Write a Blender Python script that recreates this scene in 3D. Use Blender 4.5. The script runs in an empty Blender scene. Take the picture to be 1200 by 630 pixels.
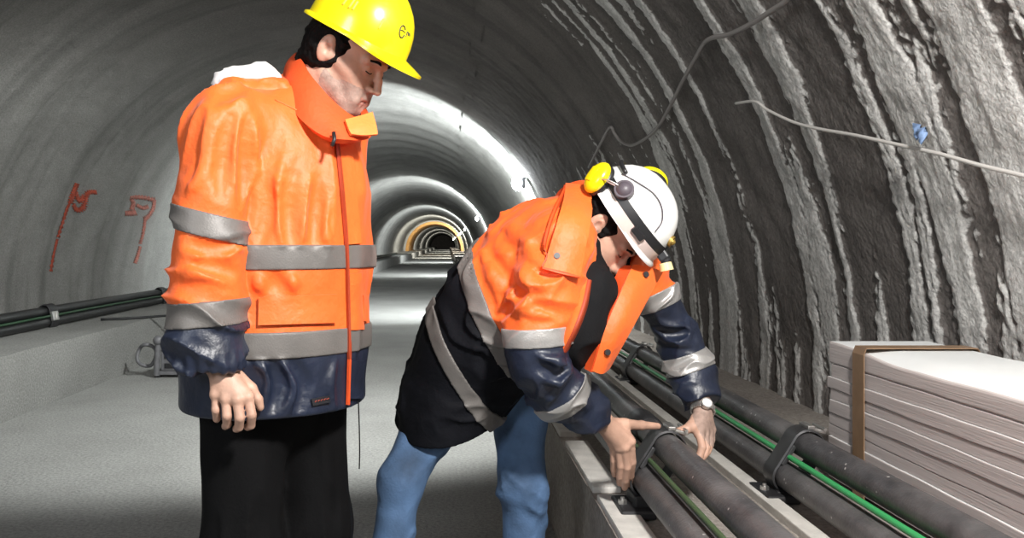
import bpy, bmesh, math, random
import numpy as np
from mathutils import Vector, Matrix

random.seed(7)
C = bpy.context.scene.collection
F = 1000.0; VX = 525.0; VY = 286.0; EYE = 1.2      # 30 mm-like lens, eye 1.2 m above the tunnel floor

def P(px, py, Y):
    """point of the tunnel seen at (px,py) when it stands Y metres down the tunnel"""
    return np.array([(px-VX)*Y/F, Y, EYE-(py-VY)*Y/F])

def V3(*a): return np.array(a, float)
def nrm(v): v = np.asarray(v, float); return v/np.linalg.norm(v)

# ------------------------------------------------------------------ noise
_rng = np.random.RandomState(3)
_perm = _rng.permutation(256).astype(np.int64); _perm = np.concatenate([_perm]*3)
_g = _rng.normal(size=(256, 3)); _g /= np.linalg.norm(_g, axis=1)[:, None]
def perlin(p):
    p = np.asarray(p, float); i = np.floor(p).astype(np.int64); f = p-i; i &= 255
    u = f*f*f*(f*(f*6-15)+10)
    def gr(dx, dy, dz):
        h = _perm[_perm[_perm[i[:, 0]+dx]+i[:, 1]+dy]+i[:, 2]+dz] & 255
        g = _g[h]
        return g[:, 0]*(f[:, 0]-dx)+g[:, 1]*(f[:, 1]-dy)+g[:, 2]*(f[:, 2]-dz)
    def L(a, b, t): return a+(b-a)*t
    x0 = L(gr(0,0,0), gr(1,0,0), u[:, 0]); x1 = L(gr(0,1,0), gr(1,1,0), u[:, 0])
    x2 = L(gr(0,0,1), gr(1,0,1), u[:, 0]); x3 = L(gr(0,1,1), gr(1,1,1), u[:, 0])
    return L(L(x0, x1, u[:, 1]), L(x2, x3, u[:, 1]), u[:, 2])
def fbm(p, o=3):
    p = np.asarray(p, float); s = 0; a = 1.0
    for k in range(o): s = s+a*perlin(p*2**k+17.3*k); a *= .5
    return s
def sstep(a, b, x):
    t = np.clip((x-a)/(b-a), 0, 1); return t*t*(3-2*t)

# ------------------------------------------------------------------ materials
MATS = {}
def mat(name, col, rough=.6, metal=0., bump=0., bscale=60., var=0., vscale=8., emit=0., spec=.5, coat=0., trans=0., stretch=None, sheen=0.):
    m = bpy.data.materials.new(name); m.use_nodes = True
    nt = m.node_tree; b = nt.nodes['Principled BSDF']
    b.inputs['Base Color'].default_value = (*col, 1); b.inputs['Roughness'].default_value = rough
    b.inputs['Metallic'].default_value = metal; b.inputs['Specular IOR Level'].default_value = spec
    if coat: b.inputs['Coat Weight'].default_value = coat; b.inputs['Coat Roughness'].default_value = .12
    if trans: b.inputs['Transmission Weight'].default_value = trans
    if sheen: b.inputs['Sheen Weight'].default_value = sheen
    if emit:
        b.inputs['Emission Color'].default_value = (*col, 1); b.inputs['Emission Strength'].default_value = emit
    tc = nt.nodes.new('ShaderNodeTexCoord'); src = tc.outputs['Object']
    if stretch:
        mp = nt.nodes.new('ShaderNodeMapping'); mp.inputs['Scale'].default_value = stretch
        nt.links.new(src, mp.inputs['Vector']); src = mp.outputs['Vector']
    if var:
        n = nt.nodes.new('ShaderNodeTexNoise'); n.inputs['Scale'].default_value = vscale; n.inputs['Detail'].default_value = 5
        nt.links.new(src, n.inputs['Vector'])
        r = nt.nodes.new('ShaderNodeValToRGB')
        r.color_ramp.elements[0].position = .3; r.color_ramp.elements[1].position = .7
        r.color_ramp.elements[0].color = (*[c*(1-var) for c in col], 1)
        r.color_ramp.elements[1].color = (*[min(1, c*(1+var)) for c in col], 1)
        nt.links.new(n.outputs['Fac'], r.inputs['Fac']); nt.links.new(r.outputs['Color'], b.inputs['Base Color'])
    if bump:
        n = nt.nodes.new('ShaderNodeTexNoise'); n.inputs['Scale'].default_value = bscale; n.inputs['Detail'].default_value = 4
        nt.links.new(src, n.inputs['Vector'])
        bp = nt.nodes.new('ShaderNodeBump'); bp.inputs['Strength'].default_value = 1; bp.inputs['Distance'].default_value = bump
        nt.links.new(n.outputs['Fac'], bp.inputs['Height']); nt.links.new(bp.outputs['Normal'], b.inputs['Normal'])
    MATS[name] = m
    return m

# ------------------------------------------------------------------ object helpers
def link(name, me, mats, parent=None, smooth=True):
    for m in (mats if isinstance(mats, (list, tuple)) else [mats]): me.materials.append(m)
    if smooth and len(me.polygons): me.polygons.foreach_set('use_smooth', np.ones(len(me.polygons), bool))
    o = bpy.data.objects.new(name, me); C.objects.link(o)
    if parent is not None:
        o.parent = parent; o.matrix_parent_inverse = parent.matrix_world.inverted()
    return o
def from_arrays(name, v, f, mats, parent=None, smooth=True, mi=None):
    me = bpy.data.meshes.new(name); me.from_pydata([tuple(x) for x in v], [], [tuple(int(i) for i in q) for q in f])
    if mi is not None:
        pass
    o = link(name, me, mats, parent, smooth)
    if mi is not None: me.polygons.foreach_set('material_index', np.asarray(mi, np.int32))
    me.update(); return o
def from_bm(name, bm, mats, parent=None, smooth=False, autosm=None):
    bmesh.ops.recalc_face_normals(bm, faces=bm.faces)
    me = bpy.data.meshes.new(name); bm.to_mesh(me); bm.free()
    o = link(name, me, mats, parent, smooth)
    if autosm: me.set_sharp_from_angle(angle=math.radians(autosm))
    return o
def tag(o, label, cat, group=None, kind=None):
    if label: o['label'] = label
    if cat: o['category'] = cat
    if group: o['group'] = group
    if kind: o['kind'] = kind
    return o
def structure(o): o['kind'] = 'structure'; return o
def empty(name, loc, label, cat, group=None):
    o = bpy.data.objects.new(name, None); o.location = tuple(loc); C.objects.link(o); o.empty_display_size = .1
    bpy.context.view_layer.update(); return tag(o, label, cat, group)

def bm_box(bm, c, s, rot=None, bev=0.0):
    r = bmesh.ops.create_cube(bm, size=1.0); vs = r['verts']
    M = Matrix.Diagonal((*s, 1)); R = (rot or Matrix.Identity(3)).to_4x4()
    bmesh.ops.transform(bm, matrix=Matrix.Translation(Vector(tuple(c))) @ R @ M, verts=vs)
    if bev:
        es = list({e for v in vs for e in v.link_edges}); bmesh.ops.bevel(bm, geom=es, offset=bev, segments=2, affect='EDGES', profile=.6)
def bm_cyl(bm, a, b, r, seg=24, r2=None, cap=True):
    a = Vector(tuple(a)); b = Vector(tuple(b)); d = b-a
    q = d.to_track_quat('Z', 'Y').to_matrix().to_4x4()
    bmesh.ops.create_cone(bm, segments=seg, radius1=r, radius2=r if r2 is None else r2, depth=d.length, cap_ends=cap,
                          matrix=Matrix.Translation((a+b)/2) @ q)
def bm_sphere(bm, c, r, s=(1, 1, 1), rot=None, seg=20):
    R = (rot or Matrix.Identity(3)).to_4x4()
    bmesh.ops.create_uvsphere(bm, u_segments=seg, v_segments=seg//2, radius=r,
                              matrix=Matrix.Translation(Vector(tuple(c))) @ R @ Matrix.Diagonal((*s, 1)))
def spline(pts, n):
    """Catmull-Rom through pts, n samples per span"""
    p = [np.asarray(q, float) for q in pts]; p = [2*p[0]-p[1]]+p+[2*p[-1]-p[-2]]
    out = []
    for i in range(1, len(p)-2):
        for k in range(n):
            t = k/n; a, b, c, d = p[i-1], p[i], p[i+1], p[i+2]
            out.append(.5*((2*b)+(-a+c)*t+(2*a-5*b+4*c-d)*t*t+(-a+3*b-3*c+d)*t**3))
    out.append(p[-2]); return out
def bm_tube(bm, pts, r, seg=10, closed=False):
    pts = [np.asarray(q, float) for q in pts]; n = len(pts); rings = []
    up = V3(0, 0, 1); prev = None
    for i in range(n):
        if closed: d = nrm(pts[(i+1) % n]-pts[i-1])
        else: d = nrm(pts[min(i+1, n-1)]-pts[max(i-1, 0)])
        if prev is None:
            a = up if abs(d[2]) < .9 else V3(1, 0, 0)
            s = nrm(np.cross(d, a))
        else: s = nrm(prev-d*np.dot(prev, d))
        prev = s; t = np.cross(s, d); rr = r[i] if hasattr(r, '__len__') else r
        rings.append([bm.verts.new(tuple(pts[i]+rr*(math.cos(w)*s+math.sin(w)*t))) for w in np.linspace(0, 2*math.pi, seg, endpoint=False)])
    m = n if closed else n-1
    for i in range(m):
        A, B = rings[i], rings[(i+1) % n]
        for k in range(seg): bm.faces.new((A[k], A[(k+1) % seg], B[(k+1) % seg], B[k]))
    if not closed: bm.faces.new(rings[0]); bm.faces.new(rings[-1][::-1])
def bm_sheet(bm, rows, th, closed=False):
    """thick sheet through a grid of points (rows x cols)"""
    G = np.array(rows, float); nr, nc = G.shape[:2]
    du = np.gradient(G, axis=0)
    if closed: dv = (np.roll(G, -1, 1)-np.roll(G, 1, 1))/2
    else: dv = np.gradient(G, axis=1)
    N = np.cross(du, dv); N /= np.linalg.norm(N, axis=2)[:, :, None]+1e-9
    A = [[bm.verts.new(tuple(G[i, j]+N[i, j]*th/2)) for j in range(nc)] for i in range(nr)]
    B = [[bm.verts.new(tuple(G[i, j]-N[i, j]*th/2)) for j in range(nc)] for i in range(nr)]
    cols = nc if closed else nc-1
    for i in range(nr-1):
        for j in range(cols):
            k = (j+1) % nc
            bm.faces.new((A[i][j], A[i+1][j], A[i+1][k], A[i][k])); bm.faces.new((B[i][j], B[i][k], B[i+1][k], B[i+1][j]))
    for j in range(cols):
        k = (j+1) % nc
        bm.faces.new((A[0][j], A[0][k], B[0][k], B[0][j])); bm.faces.new((A[-1][j], B[-1][j], B[-1][k], A[-1][k]))
    if not closed:
        for i in range(nr-1):
            bm.faces.new((A[i][0], B[i][0], B[i+1][0], A[i+1][0])); bm.faces.new((A[i][-1], A[i+1][-1], B[i+1][-1], B[i][-1]))
def sheet(name, rows, th, m, parent, n=5, closed=False):
    rr = [spline(r, n) for r in rows] if not closed else [closed_spline(r, n) for r in rows]
    cols = list(zip(*rr)); cols = [spline(c, 4) for c in cols]; G = list(zip(*cols))
    bm = bmesh.new(); bm_sheet(bm, G, th, closed)
    return from_bm(name, bm, m, parent, smooth=True, autosm=50)
def closed_spline(pts, n):
    p = [np.asarray(q, float) for q in pts]; m = len(p); out = []
    for i in range(m):
        a, b, c, d = p[i-1], p[i], p[(i+1) % m], p[(i+2) % m]
        for k in range(n):
            t = k/n; out.append(.5*((2*b)+(-a+c)*t+(2*a-5*b+4*c-d)*t*t+(-a+3*b-3*c+d)*t**3))
    return out

# ------------------------------------------------------------------ signed-distance modelling
def smin(a, b, k):
    if k <= 0: return np.minimum(a, b)
    h = np.clip(.5+.5*(b-a)/k, 0, 1); return b*(1-h)+a*h-k*h*(1-h)
def smax(a, b, k): return -smin(-a, -b, k)
def cone(a, b, ra, rb, side=None, k=1.0):
    """round cone a->b; cross section squeezed by k along 'side'"""
    a = np.asarray(a, float); b = np.asarray(b, float); d = b-a; L2 = max(d @ d, 1e-12)
    s = None
    if side is not None:
        s = np.asarray(side, float); s = nrm(s-d*(s @ d)/L2)
    def f(p):
        q = p-a; t = np.clip((q @ d)/L2, 0, 1); r = q-t[:, None]*d
        R = ra+(rb-ra)*t
        if s is not None:
            c = r @ s; r = r+np.outer(c*(1/k-1), s)
            return (np.sqrt((r*r).sum(1))-R)*min(1, (k+1)/2)
        return np.sqrt((r*r).sum(1))-R
    f.box = (np.minimum(a-ra*max(1, k), b-rb*max(1, k)), np.maximum(a+ra*max(1, k), b+rb*max(1, k)))
    return f
def ell(c, r, M=None):
    c = np.asarray(c, float); r = np.asarray(r, float); M = np.eye(3) if M is None else np.asarray(M)   # M rows: local axes
    def f(p):
        q = (p-c) @ M.T; k0 = np.sqrt(((q/r)**2).sum(1)); k1 = np.sqrt(((q/r**2)**2).sum(1))+1e-9
        return k0*(k0-1)/k1
    R = r.max(); f.box = (c-R, c+R); return f
def chain(pts, rs, side=None, k=1.0):
    return [cone(pts[i], pts[i+1], rs[i], rs[i+1], side, k) for i in range(len(pts)-1)]
class Shape:
    def __init__(s): s.ops = []; s.lo = V3(9, 9, 9); s.hi = -s.lo; s.post = None
    def add(s, fs, k=.02):
        for f in (fs if isinstance(fs, (list, tuple)) else [fs]):
            s.ops.append((f, k, 1)); s.lo = np.minimum(s.lo, f.box[0]); s.hi = np.maximum(s.hi, f.box[1])
        return s
    def cut(s, fs, k=.01):
        for f in (fs if isinstance(fs, (list, tuple)) else [fs]): s.ops.append((f, k, -1))
        return s
    def __call__(s, p):
        d = None; lo = p.min(0); hi = p.max(0)
        for f, k, o in s.ops:
            if o > 0 and (((f.box[0]-k-.035) > hi).any() or ((f.box[1]+k+.035) < lo).any()): continue
            e = f(p)
            if d is None:
                if o > 0: d = e
            elif o > 0: d = smin(d, e, k)
            elif d is not None: d = smax(d, -e, k)
        if d is None: return np.full(len(p), .5)
        if s.post is not None: d = s.post(p, d)
        return d
def halfspace(n, pt):
    n = nrm(n); pt = np.asarray(pt, float)
    f = lambda p: (p-pt) @ n
    return f
def evalgrid(f, lo, hi, h, B=8):
    n = np.maximum(np.ceil((hi-lo)/h/B).astype(int), 1)
    N = n*B+1
    cx = [lo[a]+h*(np.arange(n[a])*B+B/2) for a in range(3)]
    G = np.stack(np.meshgrid(*cx, indexing='ij'), -1).reshape(-1, 3)
    dc = np.concatenate([f(G[i:i+4000]) for i in range(0, len(G), 4000)])
    V = np.repeat(np.repeat(np.repeat(dc.reshape(n), B, 0), B, 1), B, 2).astype(np.float32)
    V = np.pad(V, ((0, 1),)*3, mode='edge')
    act = np.argwhere(np.abs(dc.reshape(n)) < h*B*1.35+.012)
    if len(act):
        o = np.stack(np.meshgrid(*[np.arange(B+1)]*3, indexing='ij'), -1).reshape(-1, 3)
        key = (act//4) @ np.array([1000003, 1009, 1]); act = act[np.argsort(key, kind='stable')]; key = np.sort(key)
        cuts = list(np.flatnonzero(np.diff(key))+1); cuts = [0]+cuts+[len(act)]
        for s, e in zip(cuts[:-1], cuts[1:]):
            idx = (act[s:e, None, :]*B+o[None]).reshape(-1, 3)
            V[idx[:, 0], idx[:, 1], idx[:, 2]] = f(lo+idx*h)
    return V
def nets(f, lo, hi, h, smooth=1):
    lo = np.asarray(lo, float)-3*h; hi = np.asarray(hi, float)+3*h
    V = evalgrid(f, lo, hi, h); I = V < 0
    S = np.array(V.shape)-1
    c = np.zeros(S, np.int8); offs = [(i, j, k) for i in (0, 1) for j in (0, 1) for k in (0, 1)]
    for i, j, k in offs: c += I[i:i+S[0], j:j+S[1], k:k+S[2]]
    A = np.argwhere((c > 0) & (c < 8)); n = len(A)
    if n == 0: return np.zeros((0, 3)), np.zeros((0, 4), int)
    ids = -np.ones(S, np.int32); ids[A[:, 0], A[:, 1], A[:, 2]] = np.arange(n)
    acc = np.zeros((n, 3)); cnt = np.zeros(n)
    for a in range(3):
        e = np.eye(3, dtype=int)[a]; ot = [x for x in range(3) if x != a]
        for u in (0, 1):
            for w in (0, 1):
                o = np.zeros(3, int); o[ot[0]] = u; o[ot[1]] = w
                p0 = A+o; p1 = p0+e
                v0 = V[p0[:, 0], p0[:, 1], p0[:, 2]]; v1 = V[p1[:, 0], p1[:, 1], p1[:, 2]]
                m = (v0 < 0) != (v1 < 0); t = np.where(m, v0/np.where(v0 == v1, 1, v0-v1), 0)
                acc[m] += (p0+e*t[:, None])[m]; cnt[m] += 1
    pos = acc/cnt[:, None]
    quads = []
    for a in range(3):
        b, d = (a+1) % 3, (a+2) % 3
        sl0 = [slice(None)]*3; sl1 = [slice(None)]*3; sl0[a] = slice(0, -1); sl1[a] = slice(1, None)
        X = I[tuple(sl0)] != I[tuple(sl1)]; E = np.argwhere(X)
        E = E[(E[:, b] > 0) & (E[:, d] > 0) & (E[:, b] < S[b]) & (E[:, d] < S[d])]
        ins = I[E[:, 0], E[:, 1], E[:, 2]]
        eb = np.eye(3, dtype=int)[b]; ed = np.eye(3, dtype=int)[d]
        q = np.stack([ids[tuple((E-eb-ed).T)], ids[tuple((E-ed).T)], ids[tuple(E.T)], ids[tuple((E-eb).T)]], 1)
        q[~ins] = q[~ins][:, ::-1]; quads.append(q)
    Q = np.concatenate(quads); Q = Q[(Q >= 0).all(1)]
    for _ in range(smooth):
        s = np.zeros_like(pos); k = np.zeros(n)
        for i in range(4):
            for j in ((i+1) % 4, (i-1) % 4):
                np.add.at(s, Q[:, i], pos[Q[:, j]]); np.add.at(k, Q[:, i], 1)
        pos = pos*.5+.5*s/np.maximum(k, 1)[:, None]
    return lo+pos*h, Q
def sdf_obj(name, shape, h, mats, parent, lo=None, hi=None, smooth=1, mi=None, pad=.02):
    l = shape.lo-pad if lo is None else np.asarray(lo); u = shape.hi+pad if hi is None else np.asarray(hi)
    v, q = nets(shape, l, u, h, smooth)
    me = bpy.data.meshes.new(name)
    me.vertices.add(len(v)); me.vertices.foreach_set('co', v.astype(np.float32).ravel())
    me.loops.add(len(q)*4); me.loops.foreach_set('vertex_index', q.astype(np.int32).ravel())
    me.polygons.add(len(q)); me.polygons.foreach_set('loop_start', np.arange(0, len(q)*4, 4, dtype=np.int32))
    me.update(calc_edges=True); me.validate()
    o = link(name, me, mats, parent, True)
    if mi is not None:
        n = len(me.polygons); c = np.zeros(n*3, np.float32); me.polygons.foreach_get('center', c)
        me.polygons.foreach_set('material_index', np.asarray(mi(c.reshape(-1, 3)), np.int32))
    return o
def raycast(f, px, py, y0=1.2, y1=3.4):
    """march rays of picture points onto a modelled surface; points and normals"""
    px = np.atleast_1d(np.asarray(px, float)); py = np.atleast_1d(np.asarray(py, float))
    d = np.stack([(px-VX)/F, np.ones_like(px), -(py-VY)/F], 1); d /= np.linalg.norm(d, axis=1)[:, None]
    o = V3(0, 0, EYE); t = np.full(len(px), y0)
    for _ in range(90): t = t+np.clip(f(o+d*t[:, None])*.7, -.05, .05)
    p = o+d*t[:, None]; e = 1e-3
    n = np.stack([f(p+V3(e, 0, 0))-f(p-V3(e, 0, 0)), f(p+V3(0, e, 0))-f(p-V3(0, e, 0)), f(p+V3(0, 0, e))-f(p-V3(0, 0, e))], 1)
    n /= np.linalg.norm(n, axis=1)[:, None]+1e-9
    return p, n
def patch(name, f, quad, m, parent, off=.004, th=.004, nu=14, nv=8):
    """cloth patch lying on surface f; quad = corners tl,tr,br,bl in picture points"""
    q = np.array(quad, float); U, W = np.meshgrid(np.linspace(0, 1, nu), np.linspace(0, 1, nv), indexing='xy')
    X = (1-W)[..., None]*((1-U)[..., None]*q[0]+U[..., None]*q[1])+W[..., None]*((1-U)[..., None]*q[3]+U[..., None]*q[2])
    p, n = raycast(f, X[..., 0].ravel(), X[..., 1].ravel())
    G = (p+n*off).reshape(nv, nu, 3)
    bm = bmesh.new(); bm_sheet(bm, G, th); return from_bm(name, bm, m, parent, smooth=True, autosm=50)
def shell_band(name, base, clip, lo, hi, m, parent, out=.0045, inn=.003, h=.003):
    def f(p):
        d = base(p); return np.maximum(np.maximum(d-out, -(d+inn)), clip(p))
    f.lo = lo; f.hi = hi
    class S: pass
    s = Shape(); s.add(_boxed(f, lo, hi)); return sdf_obj(name, s, h, m, parent, pad=.0)
def _boxed(f, lo, hi):
    g = lambda p: f(p)
    g.box = (np.asarray(lo, float), np.asarray(hi, float)); return g
# ================================================================== TUNNEL
AX, AZ, AR = -1.44, .515, 3.141          # vault axis and radius
LEDGE = .43; BENCH = .45; LEDGE_X = .443; BENCH_X = -3.0; YEND = 230.

def deposit(Y, s):
    """1 on the pale cement curtains, 0 on the bare damp rock; s = arc length from the right springing"""
    p = np.stack([Y*5.8+.25*s, s*.42, np.full_like(Y, 3.1)], 1)
    q = np.stack([Y*12.+.25*s, s*1.0, np.full_like(Y, 8.3)], 1)
    r = np.stack([Y*34., s*3.2, np.full_like(Y, 1.3)], 1)
    a = np.stack([Y*.5, s*.35, np.full_like(Y, 5.7)], 1)
    t = np.stack([Y*46., s*30., np.full_like(Y, 2.2)], 1)
    v = 1.5*perlin(p)+.7*perlin(q)+.30*perlin(r)+.3*perlin(a)+.30*perlin(t)
    v = v-.10-.10*sstep(3.6, 6.5, Y)-.22*sstep(6, 10, Y)+.06*sstep(3.0, 2.2, Y)
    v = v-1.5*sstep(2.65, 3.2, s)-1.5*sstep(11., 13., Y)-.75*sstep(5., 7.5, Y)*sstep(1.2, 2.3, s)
    return sstep(-.09, .09, v)
def wall_disp(Y, s, side):
    """inward relief of the sprayed concrete"""
    p = np.stack([Y*5., s*5., np.full_like(Y, .5)], 1); p2 = np.stack([Y*26., s*26., np.full_like(Y, .9)], 1)
    p3 = np.stack([Y*60., s*60., np.full_like(Y, 4.)], 1)
    near = sstep(16, 7, Y)
    d = .016*fbm(p, 2)+near*(.0045*fbm(p2, 2)+.003*perlin(p3))
    if side == 'R':
        D = deposit(Y, s)
        rid = np.stack([Y*15., s*.6, np.full_like(Y, 6.6)], 1); rid2 = np.stack([Y*38., s*1.0, np.full_like(Y, 2.6)], 1)
        d = d+near*(.013*D*(1+.5*perlin(rid)+.12*perlin(rid2))-.005)
        return d, D
    if side == 'L':
        rid = np.stack([Y*5.+.5*s, s*.5, np.full_like(Y, 9.6)], 1)
        d = d+.012*near*perlin(rid)
    band = .02*np.sin(Y*2*math.pi/1.5)+.02*perlin(np.stack([Y*.8, s*.15, np.full_like(Y, 1.1)], 1))
    d = d+band*sstep(2, 5, Y)
    return d, np.zeros_like(d)
def vault_point(Y, th, side, off=0.):
    """Y along tunnel, th = angle of the vault (0 = right horizontal)"""
    Y = np.asarray(Y, float); th = np.asarray(th, float)
    s = (th+.03)*AR if side == 'R' else th*AR
    d, D = wall_disp(Y, s, side); r = AR-d-off
    return np.stack([AX+r*np.cos(th), Y, AZ+r*np.sin(th)], -1), D
def vault_mesh(name, Ys, ths, side, m):
    YY, TT = np.meshgrid(Ys, ths, indexing='ij')
    p, D = vault_point(YY.ravel(), TT.ravel(), side)
    a, b = YY.shape; i = np.arange(a*b).reshape(a, b)
    q = np.stack([i[:-1, :-1], i[:-1, 1:], i[1:, 1:], i[1:, :-1]], -1).reshape(-1, 4)
    me = bpy.data.meshes.new(name)
    me.vertices.add(len(p)); me.vertices.foreach_set('co', p.astype(np.float32).ravel())
    me.loops.add(len(q)*4); me.loops.foreach_set('vertex_index', q.astype(np.int32).ravel())
    me.polygons.add(len(q)); me.polygons.foreach_set('loop_start', np.arange(0, len(q)*4, 4, dtype=np.int32))
    me.update(calc_edges=True)
    at = me.attributes.new('deposit', 'FLOAT', 'POINT'); at.data.foreach_set('value', D.astype(np.float32))
    at = me.attributes.new('lining', 'FLOAT', 'POINT'); at.data.foreach_set('value', lit_lining(YY.ravel(), TT.ravel()).astype(np.float32))
    st = perlin(np.stack([YY.ravel()*4.+.4*TT.ravel(), TT.ravel()*1.4, np.full(YY.size, 2.7)], 1))+.6*perlin(np.stack([YY.ravel()*11.+.4*TT.ravel(), TT.ravel()*3., np.full(YY.size, 7.7)], 1))
    at = me.attributes.new('stain', 'FLOAT', 'POINT'); at.data.foreach_set('value', (sstep(-.1, .55, st)*(1-.7*sstep(10, 14, YY.ravel()))).astype(np.float32))
    return structure(link(name, me, m, None, True))
def ylist(y0, fine, ymid, step, grow):
    a = list(np.arange(y0, fine, .12)); y = fine
    while y < ymid: a.append(y); y += step*y
    while y < YEND: a.append(y); y += min(grow*y, .24 if y < 45 else .6)
    return np.array(a+[YEND])

def lit_lining(Y, th):  # paler lining; the lamplit stretch beyond the first lamp is put in too
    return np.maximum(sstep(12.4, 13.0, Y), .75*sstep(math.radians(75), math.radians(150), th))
def concrete(name, base, dark, deposit_col=None, scale=1.):
    m = bpy.data.materials.new(name); m.use_nodes = True; nt = m.node_tree; L = nt.links
    b = nt.nodes['Principled BSDF']; b.inputs['Roughness'].default_value = .88; b.inputs['Specular IOR Level'].default_value = .25
    tc = nt.nodes.new('ShaderNodeTexCoord'); ob = tc.outputs['Object']
    def noise(sc, det, src=ob, rough=.6):
        n = nt.nodes.new('ShaderNodeTexNoise'); n.inputs['Scale'].default_value = sc; n.inputs['Detail'].default_value = det
        n.inputs['Roughness'].default_value = rough; L.new(src, n.inputs['Vector']); return n.outputs['Fac']
    def mix(f, a, c, typ='MIX'):
        x = nt.nodes.new('ShaderNodeMix'); x.data_type = 'RGBA'; x.blend_type = typ
        if isinstance(f, float): x.inputs[0].default_value = f
        else: L.new(f, x.inputs[0])
        for k, v in ((6, a), (7, c)):
            if isinstance(v, tuple): x.inputs[k].default_value = (*v, 1)
            else: L.new(v, x.inputs[k])
        return x.outputs[2]
    def ramp(f, a, c):
        r = nt.nodes.new('ShaderNodeMapRange'); r.inputs[1].default_value = a; r.inputs[2].default_value = c; L.new(f, r.inputs[0]); return r.outputs[0]
    col = mix(ramp(noise(1.3*scale, 6), .35, .68), dark, base)
    if deposit_col:
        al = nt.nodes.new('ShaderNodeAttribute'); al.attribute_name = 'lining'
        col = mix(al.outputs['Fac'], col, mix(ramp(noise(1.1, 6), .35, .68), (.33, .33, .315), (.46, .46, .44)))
        sn = nt.nodes.new('ShaderNodeAttribute'); sn.attribute_name = 'stain'
        col = mix(sn.outputs['Fac'], col, mix(.35, col, (.05, .05, .05)))
        at = nt.nodes.new('ShaderNodeAttribute'); at.attribute_name = 'deposit'
        ad = nt.nodes.new('ShaderNodeMath'); ad.operation = 'MULTIPLY_ADD'; L.new(noise(38, 5), ad.inputs[0]); ad.inputs[1].default_value = .9
        L.new(at.outputs['Fac'], ad.inputs[2])
        f = ramp(ad.outputs[0], .72, 1.02)
        pale = mix(ramp(noise(9, 6), .35, .7), tuple(c*.72 for c in deposit_col), deposit_col)
        col = mix(f, col, pale)
    col = mix(ramp(noise(60, 4), .25, .75), mix(.5, col, (0.02, .02, .02)), col)
    L.new(col, b.inputs['Base Color'])
    bp = nt.nodes.new('ShaderNodeBump'); bp.inputs['Strength'].default_value = .8; bp.inputs['Distance'].default_value = .012
    L.new(noise(55, 5), bp.inputs['Height']); L.new(bp.outputs['Normal'], b.inputs['Normal'])
    return m
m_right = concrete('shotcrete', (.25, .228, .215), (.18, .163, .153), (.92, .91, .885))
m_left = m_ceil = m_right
m_floor = concrete('floor_concrete', (.50, .50, .485), (.40, .40, .385), scale=.8)
m_ledge = concrete('ledge_concrete', (.50, .455, .41), (.36, .32, .29), scale=2)
m_bench = concrete('bench_concrete', (.44, .44, .425), (.36, .36, .345))

th_r0 = math.asin((.30-AZ)/AR); th_l1 = math.pi-math.asin((.30-AZ)/AR)
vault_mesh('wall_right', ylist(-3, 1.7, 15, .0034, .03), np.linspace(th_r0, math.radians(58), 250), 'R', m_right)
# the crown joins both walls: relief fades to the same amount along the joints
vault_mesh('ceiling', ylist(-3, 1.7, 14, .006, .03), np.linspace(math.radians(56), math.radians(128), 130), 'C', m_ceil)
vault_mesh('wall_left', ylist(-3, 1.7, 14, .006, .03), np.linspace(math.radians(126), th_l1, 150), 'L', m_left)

def slab(name, x0, x1, z0, z1, y0, y1, m, nx, ny, amp, bev=0.):
    """cast slab with a slightly uneven top"""
    bm = bmesh.new(); xs = np.linspace(x0, x1, nx); ys = np.concatenate([np.linspace(y0, 12, ny), np.linspace(12, y1, 40)[1:]])
    XX, YY = np.meshgrid(xs, ys, indexing='ij')
    z = z1+amp*fbm(np.stack([XX.ravel()*3, YY.ravel()*3, np.full(XX.size, z0+.3)], 1), 3).reshape(XX.shape)
    T = [[bm.verts.new((xs[i], ys[j], z[i, j])) for j in range(len(ys))] for i in range(nx)]
    for i in range(nx-1):
        for j in range(len(ys)-1): bm.faces.new((T[i][j], T[i+1][j], T[i+1][j+1], T[i][j+1]))
    for i in (0, nx-1):
        B = [bm.verts.new((xs[i], y, z0)) for y in ys]
        for j in range(len(ys)-1):
            q = (T[i][j], T[i][j+1], B[j+1], B[j]); bm.faces.new(q if i == 0 else q[::-1])
    o = from_bm(name, bm, m, None, smooth=True, autosm=40); return structure(o)
slab('floor', BENCH_X-.1, LEDGE_X+.1, -.15, 0., -3, YEND, m_floor, 40, 160, .006)
slab('trim_1', AX-AR-.1, BENCH_X, -.1, BENCH, -3, YEND, m_bench, 16, 120, .012)
slab('trim_2', LEDGE_X, AX+AR+.12, -.1, LEDGE, -3, YEND, m_ledge, 30, 200, .006)
bm = bmesh.new(); bm_box(bm, (AX, YEND+.1, 1.8), (7, .2, 5)); structure(from_bm('wall_back', bm, m_ceil))
bm = bmesh.new(); bm_box(bm, (AX, -3.1, 1.8), (7, .2, 5)); structure(from_bm('wall_front', bm, m_ceil))
# ochre lining ring far down the tunnel
m_ring = mat('ochre_steel', (.42, .22, .06), .6, var=.2, vscale=2)
bm = bmesh.new(); R0, R1 = AR-.28, AR+.02; A = np.linspace(math.asin((BENCH-AZ)/AR), math.pi-math.asin((BENCH-AZ)/AR), 64)
rg = []
for a in A:
    ca, sa = math.cos(a), math.sin(a)
    rg.append([bm.verts.new((AX+r*ca, y, AZ+r*sa)) for r, y in ((R1, 92), (R0, 92), (R0, 106), (R1, 106))])
for i in range(len(rg)-1):
    for k in range(4): bm.faces.new((rg[i][k], rg[i][(k+1) % 4], rg[i+1][(k+1) % 4], rg[i+1][k]))
structure(from_bm('trim_3', bm, m_ring, None, True, 40))
# raised inner lining collars that catch the lamp light
m_col = concrete('lining_concrete', (.42, .42, .41), (.34, .34, .33))

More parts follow.
